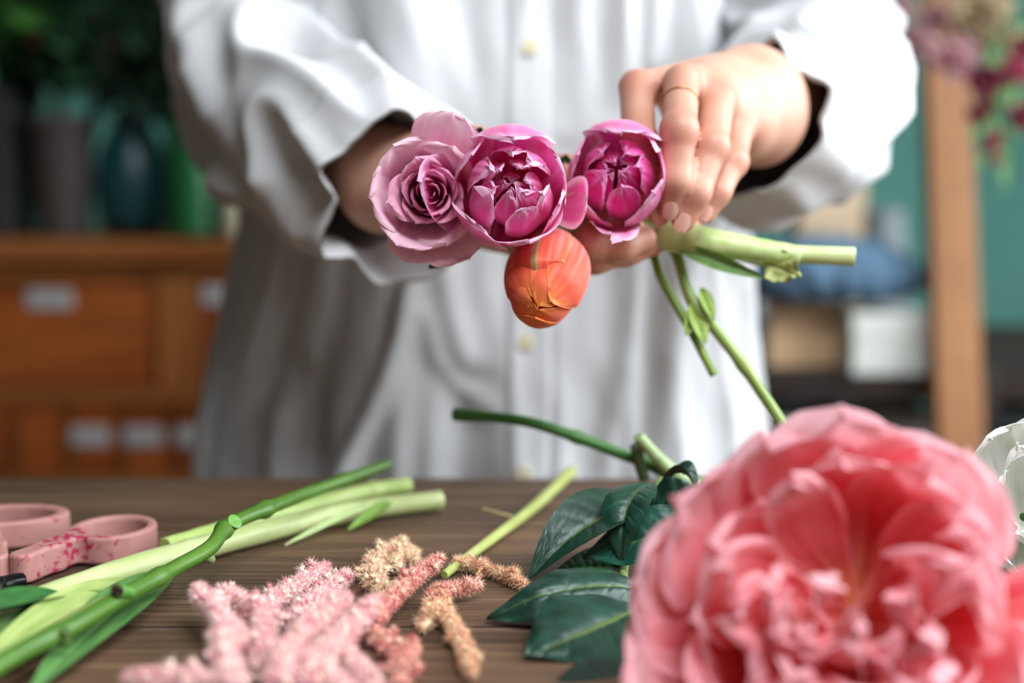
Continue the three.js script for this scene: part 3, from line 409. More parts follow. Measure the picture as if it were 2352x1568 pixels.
  for (const s of [-1, 1]) part(me, 'shoe', solid((p) => Math.max(Math.min(capsule(p, V(-0.005 + s * 0.088, 0.045, Z0 - 0.03), V(-0.005 + s * 0.098, 0.03, Z0 + 0.15), 0.045, 0.04), capsule(p, V(-0.005 + s * 0.088, 0.045, Z0 - 0.03), V(-0.005 + s * 0.088, 0.09, Z0 - 0.03), 0.045, 0.045)), 0.002 - p.y, p.y - 0.11), V(-0.005 + s * 0.09 - 0.07, -0.01, Z0 - 0.1), V(-0.005 + s * 0.09 + 0.07, 0.13, Z0 + 0.21), 0.01), std({ color: lin('#3a3029'), roughness: 0.7 }));
  part(me, 'hair', solid((p) => { const d = Math.min(capsule(p, V(-0.005, 1.6, Z0 - 0.03), V(-0.005, 1.55, Z0 - 0.06), 0.098, 0.085), Math.hypot(p.x + 0.005, p.y - 1.63, p.z - Z0 + 0.13) - 0.045) + 0.004 * noise(p.x * 60, p.y * 20, p.z * 60); return Math.max(d, p.z - Z0 - 0.055 + (1.68 - p.y) * 0.55); }, V(-0.13, 1.42, Z0 - 0.2), V(0.12, 1.74, Z0 + 0.12), 0.01), std({ color: lin('#3b2a1e'), roughness: 0.7 }));
}

// ---------------------------------------------------------------- petals, flowers, leaves, stems
const mm = 0.001;
const cr = (a, b, c, d, t) => 0.5 * (2 * b + (c - a) * t + (2 * a - 5 * b + 4 * c - d) * t * t + (3 * b - a - 3 * c + d) * t * t * t);
// centre line given as [r, h] pairs (mm) from the flower's axis; W width (mm); cup = radius (mm) its width is bent round; col(u, v, e, n) -> Color
function petal({ prof, W, phi, cup = 25, cupTip = cup, ruffle = 0, freq = 3, jag = 0, curl = 0, seed = 1, base = 0.3, top = 0.6, round = 2.4, twist = 0, skew = 0, nu = 18, nv = 22, col, crease = 0 }) {
  const N = prof.length - 1, P = (v) => { const k = clamp(v, 0, 1) * N, i = Math.min(Math.floor(k), N - 1), t = k - i, g = (j, c) => prof[clamp(j, 0, N)][c]; return [0, 1].map((c) => cr(g(i - 1, c), g(i, c), g(i + 1, c), g(i + 2, c), t)); };
  const len = (() => { let s = 0; for (let i = 0; i < N; i++) s += Math.hypot(prof[i + 1][0] - prof[i][0], prof[i + 1][1] - prof[i][1]); return s; })();
  const edgeOf = (u, v) => Math.max(Math.abs(u) ** 3, v ** 7);
  const g = gridGeo(nu, nv, (uu, v) => {
    const u = uu * 2 - 1, rag = 1 + jag * noise(u * 2.6 + seed * 3.1, seed * 7.7, 0.4) + jag * 0.6 * noise(u * 7 + seed, seed * 3.3, 2.4), vv = v * (1 + (rag - 1) * v * v) * (1 - 0.06 * Math.abs(u) ** 2 * v);
    const [r, h] = P(Math.min(vv, 1)), over = Math.max(0, vv - 1) * len, [r1, h1] = P(Math.min(vv, 1) + 0.01), [r0, h0] = P(Math.min(vv, 1) - 0.01), tl = Math.hypot(r1 - r0, h1 - h0) || 1, tr = (r1 - r0) / tl, th = (h1 - h0) / tl;
    const nr = -th, nh = tr;                                   // towards the axis
    const w = W / 2 * lerp(base, 1, smoothstep(v, 0, top)) * Math.pow(Math.max(0, 1 - Math.pow(clamp((v - top * 0.92) / (1 - top * 0.92), 0, 1), round)), 0.62) , k = lerp(cup, cupTip, v), a = u * w / k, e = edgeOf(u, v);
    let lat = Math.sin(a) * k, inn = (1 - Math.cos(a)) * k;
    inn += ruffle * (0.25 + e) * v * (noise(u * freq + seed * 5.3, v * freq * 1.1, seed) + 0.5 * noise(u * freq * 2.3, v * freq * 2.3 + seed, seed + 4)) - curl * (Math.abs(u) ** 4 * w / (W / 2) + v ** 8) * v - crease * Math.exp(-u * u * 30) * v;
    lat += ruffle * 0.3 * noise(u * freq, v * 3 + seed * 2.2, seed + 9) + skew * v * v;
    const rr = r + tr * over + nr * inn, hh = h + th * over + nh * inn, f = phi * Math.PI / 180 + twist * v, c = Math.cos(f), s = Math.sin(f);
    return V((rr * c - lat * s) * mm, hh * mm, (rr * s + lat * c) * mm);
  }, col && ((uu, v) => { const u = uu * 2 - 1, c = col(u, v, edgeOf(u, v), noise(u * 9 + seed * 2, v * 1.5, seed)); return [c.r, c.g, c.b]; }));
  return g;
}
function frameTo(centre, axis, roll = 0) { const y = axis.clone().normalize(), x = V(1, 0, 0).addScaledVector(y, -y.x).normalize(), z = x.clone().cross(y), m = new THREE.Matrix4().makeBasis(x, y, z); m.multiply(new THREE.Matrix4().makeRotationY(roll)); m.setPosition(centre); return m; }
const toEye = (p) => EYE.clone().sub(p).normalize();
const petalMat = (o = {}) => phys({ vertexColors: true, roughness: 0.85, transmission: 0.28, thickness: 0, side: THREE.DoubleSide, ...o });
const mixc = (a, b, k) => a.clone().lerp(b, clamp(k, 0, 1));
const green = (a, b, seed) => { const A = lin(a), B = lin(b); return (t, ang) => { const c = mixc(A, B, 0.5 + 0.5 * noise(t * 9 + seed, Math.cos(ang), Math.sin(ang) + seed) + 0.25 * noise(t * 60, ang * 3, seed)); return [c.r, c.g, c.b]; }; };
const stemMat = std({ vertexColors: true, roughness: 0.4 });
const stem = (pts, r, colA, colB, seed, o = {}) => sweep(pts, (t, a) => { let k = typeof r === 'function' ? r(t, a) : r; return k * (1 + 0.05 * noise(t * 14 + seed, Math.cos(a), Math.sin(a))); }, { seg: 70, rad: 14, colour: green(colA, colB, seed), ...o });
// leaf blade from base to tip: up is the way its face points
function leaf(b, t, up, Wd, { sag = 0, fold = 0.25, curl = 0, seed = 1, wave = 0, veins = 9, a = '#0a281e', c = '#164232', rib = '#7f9a4a', nu = 28, nv = 60, wide = 0.42, veinDepth = 0.0007, sharp = 0.9, side = 0, twist = 0 } = {}) {
  const dir = t.clone().sub(b), L = dir.length(); dir.normalize(); const n0 = up.clone().addScaledVector(dir, -up.dot(dir)).normalize(), s0 = dir.clone().cross(n0), A = lin(a), C = lin(c), RB = lin(rib);
  return gridGeo(nu, nv, (uu, v) => {
    const u = uu * 2 - 1, w = Wd / 2 * Math.pow(Math.sin(Math.PI * Math.pow(clamp(v, 0, 1), Math.log(0.5) / Math.log(wide))), sharp) + 0.0004, q = twist * v, n = n0.clone().multiplyScalar(Math.cos(q)).addScaledVector(s0, Math.sin(q)), s = s0.clone().multiplyScalar(Math.cos(q)).addScaledVector(n0, -Math.sin(q));
    const vein = Math.max(0, Math.cos((v * veins - Math.abs(u) * 1.15 + 0.12 * noise(u * 3, v * 9, seed)) * 2 * Math.PI)) ** 7, cross = ridge(u * 5 + seed, v * veins * 2.6, seed);
    let h = sag * 4 * v * (1 - v) + fold * Math.abs(u) * w - curl * u * u * w + wave * (0.3 + Math.abs(u)) * noise(v * 5 + seed, u * 1.3, seed);
    h -= veinDepth * (vein * (1 - Math.abs(u) ** 3) + 0.35 * smoothstep(cross, 0.75, 1)) + veinDepth * 1.4 * Math.exp(-u * u * 160);
    return b.clone().addScaledVector(dir, v * L).addScaledVector(s, u * w * (1 - 0.25 * fold) + side * 4 * v * (1 - v)).addScaledVector(n, h);
  }, (uu, v) => { const u = uu * 2 - 1, vein = Math.max(0, Math.cos((v * veins - Math.abs(u) * 1.15 + 0.12 * noise(u * 3, v * 9, seed)) * 2 * Math.PI)) ** 9; let k = mixc(A, C, 0.5 + 0.6 * noise(u * 3 + seed, v * 7, seed) + 0.25 * vein); k = mixc(k, RB, 0.55 * Math.exp(-u * u * 900) * (1 - 0.6 * v)); return [k.r, k.g, k.b]; });
}
const leafMat = (o = {}) => phys({ vertexColors: true, roughness: 0.48, side: THREE.DoubleSide, ...o });
const CUT = lin('#c9d68a');

// ---- double tulips held in the bunch
const magDeep = lin('#d01a78'), magMid = lin('#ee64ae'), magPale = lin('#facbe8'), magHot = lin('#ea1c8c');
const tulipCol = (deep, mid, pale, hot, streak = 0) => (u, v, e, n) => { let c = mixc(deep, mid, smoothstep(v, 0.1, 0.75) + 0.3 * n); c = mixc(c, hot, 0.35 * (0.5 + n) * (1 - e)); c = mixc(c, pale, smoothstep(e, 0.18, 0.8) * 0.9 + 0.12 * n + 0.25 * Math.exp(-u * u * 60) * v); if (streak) c = mixc(c, lin('#c9b06a'), streak * smoothstep(noise(u * 14 + 3, v * 4, 5), 0.25, 0.5) * smoothstep(v, 0.2, 0.4) * (1 - smoothstep(v, 0.75, 0.9))); return c; };
const tulipMat = petalMat({ roughness: 1, transmission: 0.34, clearcoat: 0.5, clearcoatRoughness: 0.36 });
function doubleTulip(label, centre, axis, outer, inner, seed, stems) {
  const t = thing('double_tulip', label, 'tulip', centre, 'flowers held in the bunch'), M = frameTo(centre, axis), R = rng(seed), add = (name, o) => part(t, name, petal({ nu: 22, nv: 26, seed: R() * 20, ...o }).applyMatrix4(M), tulipMat);
  for (const o of outer) add('petal', { ruffle: 2.2, freq: 2.6, jag: 0.07, curl: 1.5, round: 2.6, top: 0.62, col: tulipCol(magDeep, magMid, magPale, magHot, o.streak), ...o });
  for (const o of inner) add('inner_petal', { ruffle: 1.8, freq: 3, jag: 0.1, curl: 1.2, round: 2.4, top: 0.6, col: tulipCol(magDeep, magMid, magPale, magHot), ...o });
  for (const [pts, r, a, b, s] of stems) part(t, s < 0 ? 'sheath' : 'stem', stem(pts, r, a, b, s), stemMat);
  return t;
}
const jitter = (R, k) => (R() - 0.5) * 2 * k;
const ring = (n, f, phase = 0) => Array.from({ length: n }, (_, i) => f(phase + i * 360 / n, i));
{
  // middle one: wide open, its side petal folded out
  const c = at(1168, 470, 0.7), R = rng(5);
  const outer = [
    { phi: -88, prof: [[2, 0], [20, 4], [30, 17], [31, 33], [25, 46], [17, 52]], W: 46, cup: 27 },
    { phi: -28, prof: [[2, 0], [16, 4], [25, 17], [26, 34], [22, 46]], W: 40, cup: 24 },
    { phi: 74, prof: [[2, 0], [16, 4], [24, 16], [27, 32], [27, 43]], W: 52, cup: 24 },
    { phi: 132, prof: [[2, 0], [17, 4], [26, 15], [27, 31], [24, 42]], W: 38, cup: 26 },
    { phi: 182, prof: [[2, 0], [21, 3], [33, 12], [40, 26], [41, 38]], W: 40, cup: 26 },
    { phi: -146, prof: [[2, 0], [17, 4], [26, 17], [27, 33], [21, 45]], W: 38, cup: 24 },
    { phi: 24, prof: [[2, 0], [16, 4], [24, 16], [25, 32], [22, 42]], W: 34, cup: 22 },
    { phi: 4, prof: [[2, 0], [21, 3], [31, 11], [35, 20], [34.5, 30]], W: 27, cup: 34, streak: 0.75, ruffle: 0.8 },
  ];
  const inner = [
    ...ring(6, (p) => ({ phi: p + jitter(R, 12), prof: [[1.5, 0], [13, 4], [20.5, 17], [20.5, 32], [17, 42], [12 + jitter(R, 3), 47 + jitter(R, 2)]], W: 23 + jitter(R, 4), cup: 11, curl: 1.8 }), 20),
    ...ring(6, (p) => ({ phi: p + jitter(R, 14), prof: [[1, 0], [9, 5], [14.5, 18], [14.5, 32], [11, 40], [5.5 + jitter(R, 2), 44 + jitter(R, 3)]], W: 15.5 + jitter(R, 3), cup: 7.5, curl: 1 }), 50),
    ...ring(4, (p) => ({ phi: p + jitter(R, 20), prof: [[1, 0], [5, 6], [8.5, 18], [8.5, 30], [5, 37], [2 + jitter(R, 1), 39 + jitter(R, 3)]], W: 10, cup: 5, curl: 0.6 }), 10),
  ];
  const t = doubleTulip('wide open magenta double tulip with one streaked petal folded out', c, toEye(c).add(V(0.04, 0.24, 0)), outer, inner, 31, [[[c, at(1230, 455, 0.725), at(1370, 500, 0.752), at(1560, 548, 0.752), at(1750, 578, 0.744), at(1962, 590, 0.74)], (tt) => lerp(3.4, 5.0, tt) * mm, '#a9c272', '#e2eab2', 3], [[at(1510, 535, 0.748), at(1600, 552, 0.745), at(1720, 572, 0.742), at(1835, 588, 0.741)], (tt) => lerp(9, 5.4, tt) * mm, '#9fc06c', '#d3e2a2', -2]]);
  const M = frameTo(c, toEye(c)); for (let i = 0; i < 6; i++) { const a = i * 1.05, g = new THREE.CapsuleGeometry(0.0009, 0.006, 3, 8); g.rotateZ(0.3); g.translate(0.004 * Math.cos(a), 0.031, 0.004 * Math.sin(a)); part(t, 'anther', g.applyMatrix4(M), std({ color: lin('#4a2148'), roughness: 0.8 }), 'dark purple anther'); }
}
{
  const c = at(1421, 438, 0.735), R = rng(17);
  const outer = [
    { phi: -80, prof: [[2, 0], [17, 4], [26, 17], [28, 34], [22, 48], [14, 54]], W: 48, cup: 25 }, { phi: -20, prof: [[2, 0], [15, 4], [23, 16], [24, 34], [20, 48]], W: 40, cup: 22, streak: 0.25 }, { phi: 35, prof: [[2, 0], [15, 4], [23, 16], [24, 33], [20, 46]], W: 40, cup: 22 }, { phi: 95, prof: [[2, 0], [16, 4], [25, 17], [29, 34], [30, 44]], W: 30, cup: 16, ruffle: 4, curl: 3.5 }, { phi: 140, prof: [[2, 0], [15, 4], [23, 15], [24, 30], [21, 42]], W: 36, cup: 22 }, { phi: -162, prof: [[2, 0], [15, 4], [23, 16], [24, 34], [18, 48]], W: 42, cup: 22 },
  ];
  const inner = [
    ...ring(5, (p) => ({ phi: p + jitter(R, 12), prof: [[1.5, 0], [12, 4], [18.5, 17], [18, 34], [14, 44], [8 + jitter(R, 3), 49 + jitter(R, 2)]], W: 22 + jitter(R, 4), cup: 11, curl: 1.2 }), -60),
    ...ring(6, (p) => ({ phi: p + jitter(R, 14), prof: [[1, 0], [8, 5], [12.5, 18], [12, 34], [8, 43], [3.5 + jitter(R, 2), 46 + jitter(R, 3)]], W: 13 + jitter(R, 3), cup: 6.5, curl: 0.8 }), 10),
    ...ring(3, (p) => ({ phi: p + jitter(R, 20), prof: [[0.5, 0], [4, 6], [6.5, 18], [6, 34], [2, 42 + jitter(R, 2)]], W: 8, cup: 4.5 }), 30),
  ];
  for (const o of inner) o.col = tulipCol(lin('#bc0c6a'), lin('#e62398'), lin('#f09cd2'), lin('#ea0a88'));
  doubleTulip('upright half closed magenta double tulip held beside the fingers', c, toEye(c).add(V(-0.02, 0.24, 0)), outer, inner, 77, [[[c, at(1440, 450, 0.752), at(1500, 510, 0.76), at(1640, 566, 0.757), at(1770, 600, 0.752), at(1830, 612, 0.75)], (tt) => lerp(3.4, 4.2, tt) * mm, '#7fae58', '#c5d890', 8]]);
}

// ---- orange tulip hanging mouth down
{
  const neck = at(1270, 588, 0.712), tip = at(1226, 736, 0.652), axis = tip.clone().sub(neck).normalize(), t = thing('orange_tulip', 'closed orange red tulip bud with one green stripe hanging below the bunch', 'tulip', neck, 'flowers held in the bunch'), M = frameTo(neck, axis);
  const A = lin('#e2381f'), B = lin('#f25c38'), C = lin('#f8943e'), P = lin('#f48480'), G = lin('#8aa860');
  const col = (stripe) => (u, v, e, n) => { let c = mixc(P, B, smoothstep(v, 0.0, 0.7) + 0.9 * n); c = mixc(c, A, 0.9 * (n + 0.15)); c = mixc(c, C, smoothstep(v, 0.72, 1) * 0.6 + 0.6 * smoothstep(e, 0.4, 1)); if (stripe) { c = mixc(c, lin('#e0cc94'), Math.exp(-u * u * 160) * (1 - smoothstep(v, 0.9, 0.98))); c = mixc(c, G, Math.exp(-u * u * 380) * (1 - smoothstep(v, 0.86, 0.95))); } return c; };
  const egg = (s, tipR, L) => [[3, -2], [14 * s, 2], [19.5 * s, 14], [20.2 * s, 30], [17.5 * s, 44], [11.5 * s, L - 4], [tipR, L]], mat = petalMat({ roughness: 1, transmission: 0.25, clearcoat: 0.35, clearcoatRoughness: 0.38 });
  const put = (phi, s, W, tipR, o = {}) => part(t, 'petal', petal({ phi, prof: egg(s, tipR, o.L ?? 58), W, cup: 18 * s, cupTip: 13 * s, base: 0.55, top: 0.5, round: 2.2, ruffle: 1.2, freq: 1.8, jag: 0.04, nu: 30, nv: 40, seed: phi + 7, curl: 0.5, col: col(o.stripe), ...o }).applyMatrix4(M), mat);
  for (const p of [60, 180, 300]) put(p, 0.9, 42, 0.3, { L: 57, top: 0.62 });
  put(95, 1.0, 40, 4, { L: 57, twist: 0.1 }); put(215, 1.03, 38, 5, { L: 55 }); put(-25, 1.06, 40, 6, { L: 55, curl: 1.2, twist: -0.1 }); put(-100, 1.1, 36, 10, { L: 50, stripe: true, crease: 1.2 });
  part(t, 'stem', stem([neck, at(1290, 522, 0.738), at(1370, 515, 0.76), at(1480, 548, 0.762), at(1520, 640, 0.757), at(1580, 745, 0.75), at(1640, 862, 0.745)], (tt) => lerp(3.2, 2.3, tt) * mm, '#5a8628', '#93ad4c', 4), stemMat);
}

// ---- rose
{
  const c = at(985, 449, 0.7), t = thing('pink_rose', 'dusty pink rose with dark mauve heart beside the open tulip', 'rose', c, 'flowers held in the bunch'), axis = toEye(c).add(V(-0.02, 0.06, 0)), M = frameTo(c, axis).scale(V(0.755, 0.84, 0.755)), R = rng(9);
  const deep = lin('#b4246e'), mid = lin('#e66cae'), pale = lin('#ffc0de'), blush = lin('#ffdae2'), mat = petalMat({ roughness: 1, transmission: 0.18 });
  const col = (k, rim) => (u, v, e, n) => { let q = mixc(deep, mid, smoothstep(v, 0.2, 0.85) + 0.15 * n); q = mixc(q, mixc(pale, blush, 0.5 + n), k * smoothstep(v, -0.1, 0.6) + rim * e * smoothstep(v, 0.5, 1)); return q; };
  const add = (o) => part(t, 'petal', petal({ nu: 24, nv: 26, seed: R() * 30, freq: 2, ...o }).applyMatrix4(M), mat);
  // heart: petals wound one over the next
  for (let i = 0; i < 15; i++) { const k = i / 14, r = lerp(2.5, 18.5, Math.pow(k, 0.95)), o = 1.8 * (1 - k); const g = petal({ nu: 24, nv: 26, seed: R() * 30, freq: 2, phi: i * 137.5 + 40, prof: [[1, 0], [r * 0.85, 5], [r, 18], [r * 1.04, 29], [r * lerp(0.9, 1.22, k), lerp(38, 36, k)]], W: r * lerp(2.5, 1.9, k) + 3, cup: Math.max(r, 3), curl: lerp(0.5, 4, k), ruffle: 0.9 + k * 1.6, round: 3, top: 0.7, col: col(lerp(0.02, 0.6, Math.pow(k, 1.5)), 0.15) }); g.translate(o * mm, 0, o * 0.4 * mm); part(t, 'petal', g.applyMatrix4(M), mat); }
  // outer petals, opened out
  for (const o of [{ phi: 176, prof: [[2, 0], [18, 3], [26, 14], [30, 27], [32, 36]], W: 56, cup: 30, curl: 4 }, { phi: -126, prof: [[2, 0], [18, 3], [25, 13], [29, 27], [31, 36]], W: 50, cup: 30, curl: 5 }, { phi: 120, prof: [[2, 0], [19, 3], [27, 13], [31, 26], [34, 34]], W: 48, cup: 32, curl: 5 }, { phi: -60, prof: [[2, 0], [17, 3], [23, 14], [26, 27], [28, 35]], W: 44, cup: 28, curl: 5 }, { phi: 70, prof: [[2, 0], [17, 3], [24, 13], [28, 25], [31, 32]], W: 44, cup: 30, curl: 5 }, { phi: 58, prof: [[2, 0], [20, 2], [31, 9], [40, 17], [48, 22]], W: 52, cup: 40, curl: 3 }, { phi: -72, prof: [[2, -2], [20, 2], [31, 10], [43, 20], [53, 26]], W: 46, cup: 60, curl: 3 }, { phi: -38, prof: [[2, -2], [20, 1], [30, 7], [41, 14], [49, 19]], W: 48, cup: 60, curl: 3 }, { phi: 108, prof: [[2, -2], [20, 0], [30, 6], [38, 12], [42, 18]], W: 34, cup: 40, curl: 4 }]) add({ ruffle: 2.4, round: 3.4, top: 0.68, base: 0.35, col: col(0.95, 0.4), ...o });
  const leafM = leafMat();
  part(t, 'sepal', leaf(at(1060, 560, 0.715), at(985, 616, 0.71), V(0.3, 0.4, 1), 0.012, { sag: 0.002, a: '#12382c', c: '#1d4a36' }), leafM, 'dark green pointed sepal'); part(t, 'sepal', leaf(at(1085, 350, 0.715), at(1105, 292, 0.71), V(0, 0, 1), 0.012, {}), leafM);
  part(t, 'stem', stem([c, at(1060, 455, 0.735), at(1250, 480, 0.764), at(1480, 540, 0.767), at(1548, 575, 0.757), at(1585, 680, 0.75), at(1650, 765, 0.748), at(1715, 850, 0.748), at(1800, 980, 0.75)], (tt) => (lerp(2.5, 3.1, tt) + 0.9 * Math.exp(-((tt - 0.86) ** 2) * 4000) + 1.4 * Math.exp(-((tt - 0.73) ** 2) * 1400)) * mm, '#5d8c34', '#a8b56a', 11), stemMat);
  for (const [x, y, x2, y2, w] of [[1590, 690, 1620, 790, 0.011], [1600, 700, 1575, 770, 0.009], [1610, 660, 1640, 735, 0.008]]) part(t, 'leaf_stub', leaf(at(x, y, 0.748), at(x2, y2, 0.742), V(0.4, 0.3, 1), w, { a: '#75983a', c: '#a4ba58', rib: '#b9c57a' }), leafM, 'torn pale green leaf stub');
}
// tulip leaves caught in the bunch
{
  const lm = leafMat({ roughness: 0.5 });
  single('tulip_leaf', leaf(at(1240, 540, 0.722), at(1330, 505, 0.714), V(0, 0.4, 1), 0.016, { a: '#7fa05c', c: '#a9bd86', veins: 0, veinDepth: 0 }), lm, 'pale grey green leaf behind the orange tulip', 'leaf', 'leaves caught in the held bunch');
  single('tulip_leaf', leaf(at(1290, 430, 0.74), at(1300, 355, 0.73), V(0, 0.3, 1), 0.018, { a: '#1d5a34', c: '#3a7a3e' }), lm, 'dark green leaf between the two magenta tulips', 'leaf', 'leaves caught in the held bunch');
  single('tulip_leaf', leaf(at(1545, 560, 0.742), at(1760, 640, 0.735), V(0, -0.3, 1), 0.009, { fold: 0.4, a: '#4f8a3e', c: '#86ad60', veins: 0, veinDepth: 0.0002 }), lm, 'narrow mid green leaf under the held tulip stems', 'leaf', 'leaves caught in the held bunch');
  single('tulip_leaf', leaf(at(1755, 600, 0.742), at(1838, 635, 0.73), V(0, 0.2, 1), 0.018, { a: '#8f9a52', c: '#b3b878', veins: 0, wave: 0.004 }), lm, 'withered olive leaf scrap on the pale stem end', 'leaf', 'leaves caught in the held bunch');
}

// ---------------------------------------------------------------- things on the table
// ---- coral peony with its leaves
const peonyLeaf = leafMat({ roughness: 0.4 });
{
  const c = at(1968, 1418, 0.505), t = thing('coral_peony', 'large ruffled coral pink peony with dark green leaves lying on the table', 'peony', V(c.x, TABLE_Y, c.z)), axis = toEye(c).add(V(0.05, 0.16, 0)).normalize(), M = frameTo(c.clone().addScaledVector(axis, -0.012), axis).scale(V(1.05, 1, 1.05)), R = rng(44);
  const deep = lin('#dc2a3c'), mid = lin('#f7686e'), pale = lin('#ffc6ce'), gold = lin('#f7a550'), mat = petalMat({ roughness: 1, transmission: 0.45 });
  const col = (k, g) => (u, v, e, n) => { let q = mixc(deep, mid, smoothstep(v, 0.1, 0.6) + 0.4 * n); q = mixc(q, gold, g * (1 - smoothstep(v, 0.05, 0.5)) * (0.7 + n)); q = mixc(q, pale, k * smoothstep(v, 0.3, 0.95) + 0.4 * smoothstep(e, 0.2, 1) + 0.2 * n); return q; };
  const floorY = TABLE_Y + 0.0015, add = (name, o) => { const g = petal({ nu: 20, nv: 22, seed: R() * 40, freq: 2.4, round: 3, top: 0.66, ...o }).applyMatrix4(M), p = g.attributes.position; for (let i = 0; i < p.count; i++) { const y = p.getY(i); if (y < floorY + 0.012) p.setY(i, floorY + 0.012 * Math.exp((y - floorY - 0.012) / 0.012)); } g.computeVertexNormals(); part(t, name, g, mat); };
  // guard petals: big shallow cups
  for (const [phi, s, lift, W] of [[-118, 0.9, 0, 62], [-86, 0.9, 4, 72], [-54, 0.84, 2, 66], [-24, 0.62, 4, 54], [14, 1.2, 0, 84], [50, 0.98, 0, 64], [90, 0.95, 0, 62], [132, 1.06, 0, 64], [160, 1.12, 4, 60], [188, 1.06, 0, 62], [-146, 0.96, 2, 66]])
    add('guard_petal', { phi: phi + jitter(R, 5), prof: [[3, -6], [30 * s, -5], [52 * s, 4 + lift], [64 * s, 20 + lift], [66 * s, 36 + lift]], W, cup: 48, curl: 5, ruffle: 6, jag: 0.06, nu: 26, nv: 28, col: col(0.75, 0.5) });
  for (const [phi, s] of [[-100, 0.92], [-66, 0.86], [-30, 0.72], [30, 0.95], [70, 0.9], [112, 0.95], [150, 1.0], [182, 0.98], [-150, 0.92]])
    add('petal', { phi: phi + jitter(R, 8), prof: [[3, -4], [26 * s, -2], [45 * s, 7], [53 * s, 24], [52 * s + jitter(R, 5), 40 + jitter(R, 5)]], W: 54 + jitter(R, 8), cup: 36, curl: 5, ruffle: 5, freq: 2.2, jag: 0.07, nu: 26, nv: 28, col: col(0.5, 0.8) });
  for (const phi of [-125, -40, 5, 38, 68, 95, 120, 148, 175, -165]) add('petal', { phi: phi + jitter(R, 14), prof: [[2, -2], [17 + jitter(R, 3), 1], [32 + jitter(R, 5), 13], [38 + jitter(R, 6), 29], [36 + jitter(R, 9), 44 + jitter(R, 7)]], W: 38 + jitter(R, 9), cup: 22 + jitter(R, 5), curl: 4, ruffle: 8, freq: 2.3, jag: 0.1, nu: 24, nv: 26, col: col(0.45, 0.7) });
  for (const phi of [-10, 25, 55, 80, 100, 130, 160, 200]) add('inner_petal', { phi: phi + jitter(R, 12), prof: [[1, 0], [11, 5], [21 + jitter(R, 4), 18], [26 + jitter(R, 6), 33], [25 + jitter(R, 9), 46 + jitter(R, 8)]], W: 32 + jitter(R, 9), cup: 15 + jitter(R, 3), curl: 5, ruffle: 9, freq: 2.6, jag: 0.14, nu: 24, nv: 26, col: col(0.55, 0.5) });
  for (const phi of [15, 60, 95, 140, 185]) add('inner_petal', { phi: phi + jitter(R, 16), prof: [[2, 0], [8, 8], [14 + jitter(R, 4), 22], [15 + jitter(R, 5), 36], [12 + jitter(R, 7), 46 + jitter(R, 6)]], W: 22 + jitter(R, 6), cup: 10, curl: 4, ruffle: 9, freq: 2.8, jag: 0.22, col: col(0.55, 0.4) });
  // leaves and their stalk
  const stalk = [c.clone().addScaledVector(axis, -0.04), at(1700, 1380, 0.56), at(1560, 1372, 0.6), at(1475, 1375, 0.62), at(1432, 1320, 0.66), at(1470, 1190, 0.705), at(1522, 1100, 0.72)];
  for (const p of stalk) p.y = Math.max(p.y, TABLE_Y + 0.003);
  part(t, 'stem', stem(stalk, () => 2.2 * mm, '#5f7f3a', '#93a765', 5), stemMat);
  const lf = (a, b, up, w, o) => part(t, 'leaf', leaf(a, b, up, w, { veinDepth: 0.0005, ...o }), peonyLeaf, 'dark blue green veined leaf');
  lf(at(1486, 1356, 0.622), at(1118, 1420, 0.603), V(0.05, 0.8, 0.6), 0.03, { sag: 0.012, fold: 0.05, curl: 0.5, seed: 2, veins: 8, wave: 0.003 });
  lf(at(1472, 1392, 0.606), at(1208, 1508, 0.558), V(-0.1, 0.9, 0.5), 0.055, { sag: 0.004, fold: 0.22, curl: 0.25, seed: 4, veins: 7, rib: '#8fa04a', wave: 0.003, side: -0.004 });
  lf(at(1500, 1165, 0.7), at(1212, 1334, 0.662), V(-0.35, 0.75, 0.55), 0.036, { sag: 0.012, fold: 0.35, seed: 6, veins: 8, a: '#0a2a1e', c: '#15402e' });
  lf(at(1496, 1110, 0.69), at(1428, 1292, 0.664), V(-0.55, 0.2, 0.8), 0.029, { sag: 0.012, fold: 0.55, curl: 0.4, seed: 8, veins: 7, c: '#21543f' });
  lf(at(1640, 1212, 0.66), at(1338, 1280, 0.676), V(0.05, 0.7, 0.7), 0.032, { sag: 0.004, fold: 0.2, seed: 10, veins: 7, c: '#255a49', a: '#163f32', wave: 0.003 });
  lf(at(1480, 1195, 0.7), at(1650, 1148, 0.69), V(0.1, 0.6, 0.8), 0.03, { sag: 0.006, fold: 0.2, seed: 12, veins: 7, wave: 0.003 });
  lf(at(1512, 1120, 0.712), at(1606, 1160, 0.7), V(0.2, 1, 0.2), 0.012, { sag: 0.013, fold: 0.8, seed: 14, veins: 4 });
  lf(at(1500, 1560, 0.545), at(1260, 1590, 0.53), V(0, 1, 0.2), 0.03, { sag: 0.002, fold: 0.1, seed: 16, a: '#08201a', c: '#12352a' });
  lf(at(1440, 1305, 0.67), at(1275, 1312, 0.676), V(0, 1, 0.2), 0.03, { sag: 0.002, fold: 0.2, seed: 18, a: '#12402a', c: '#2a6a3c' });
}
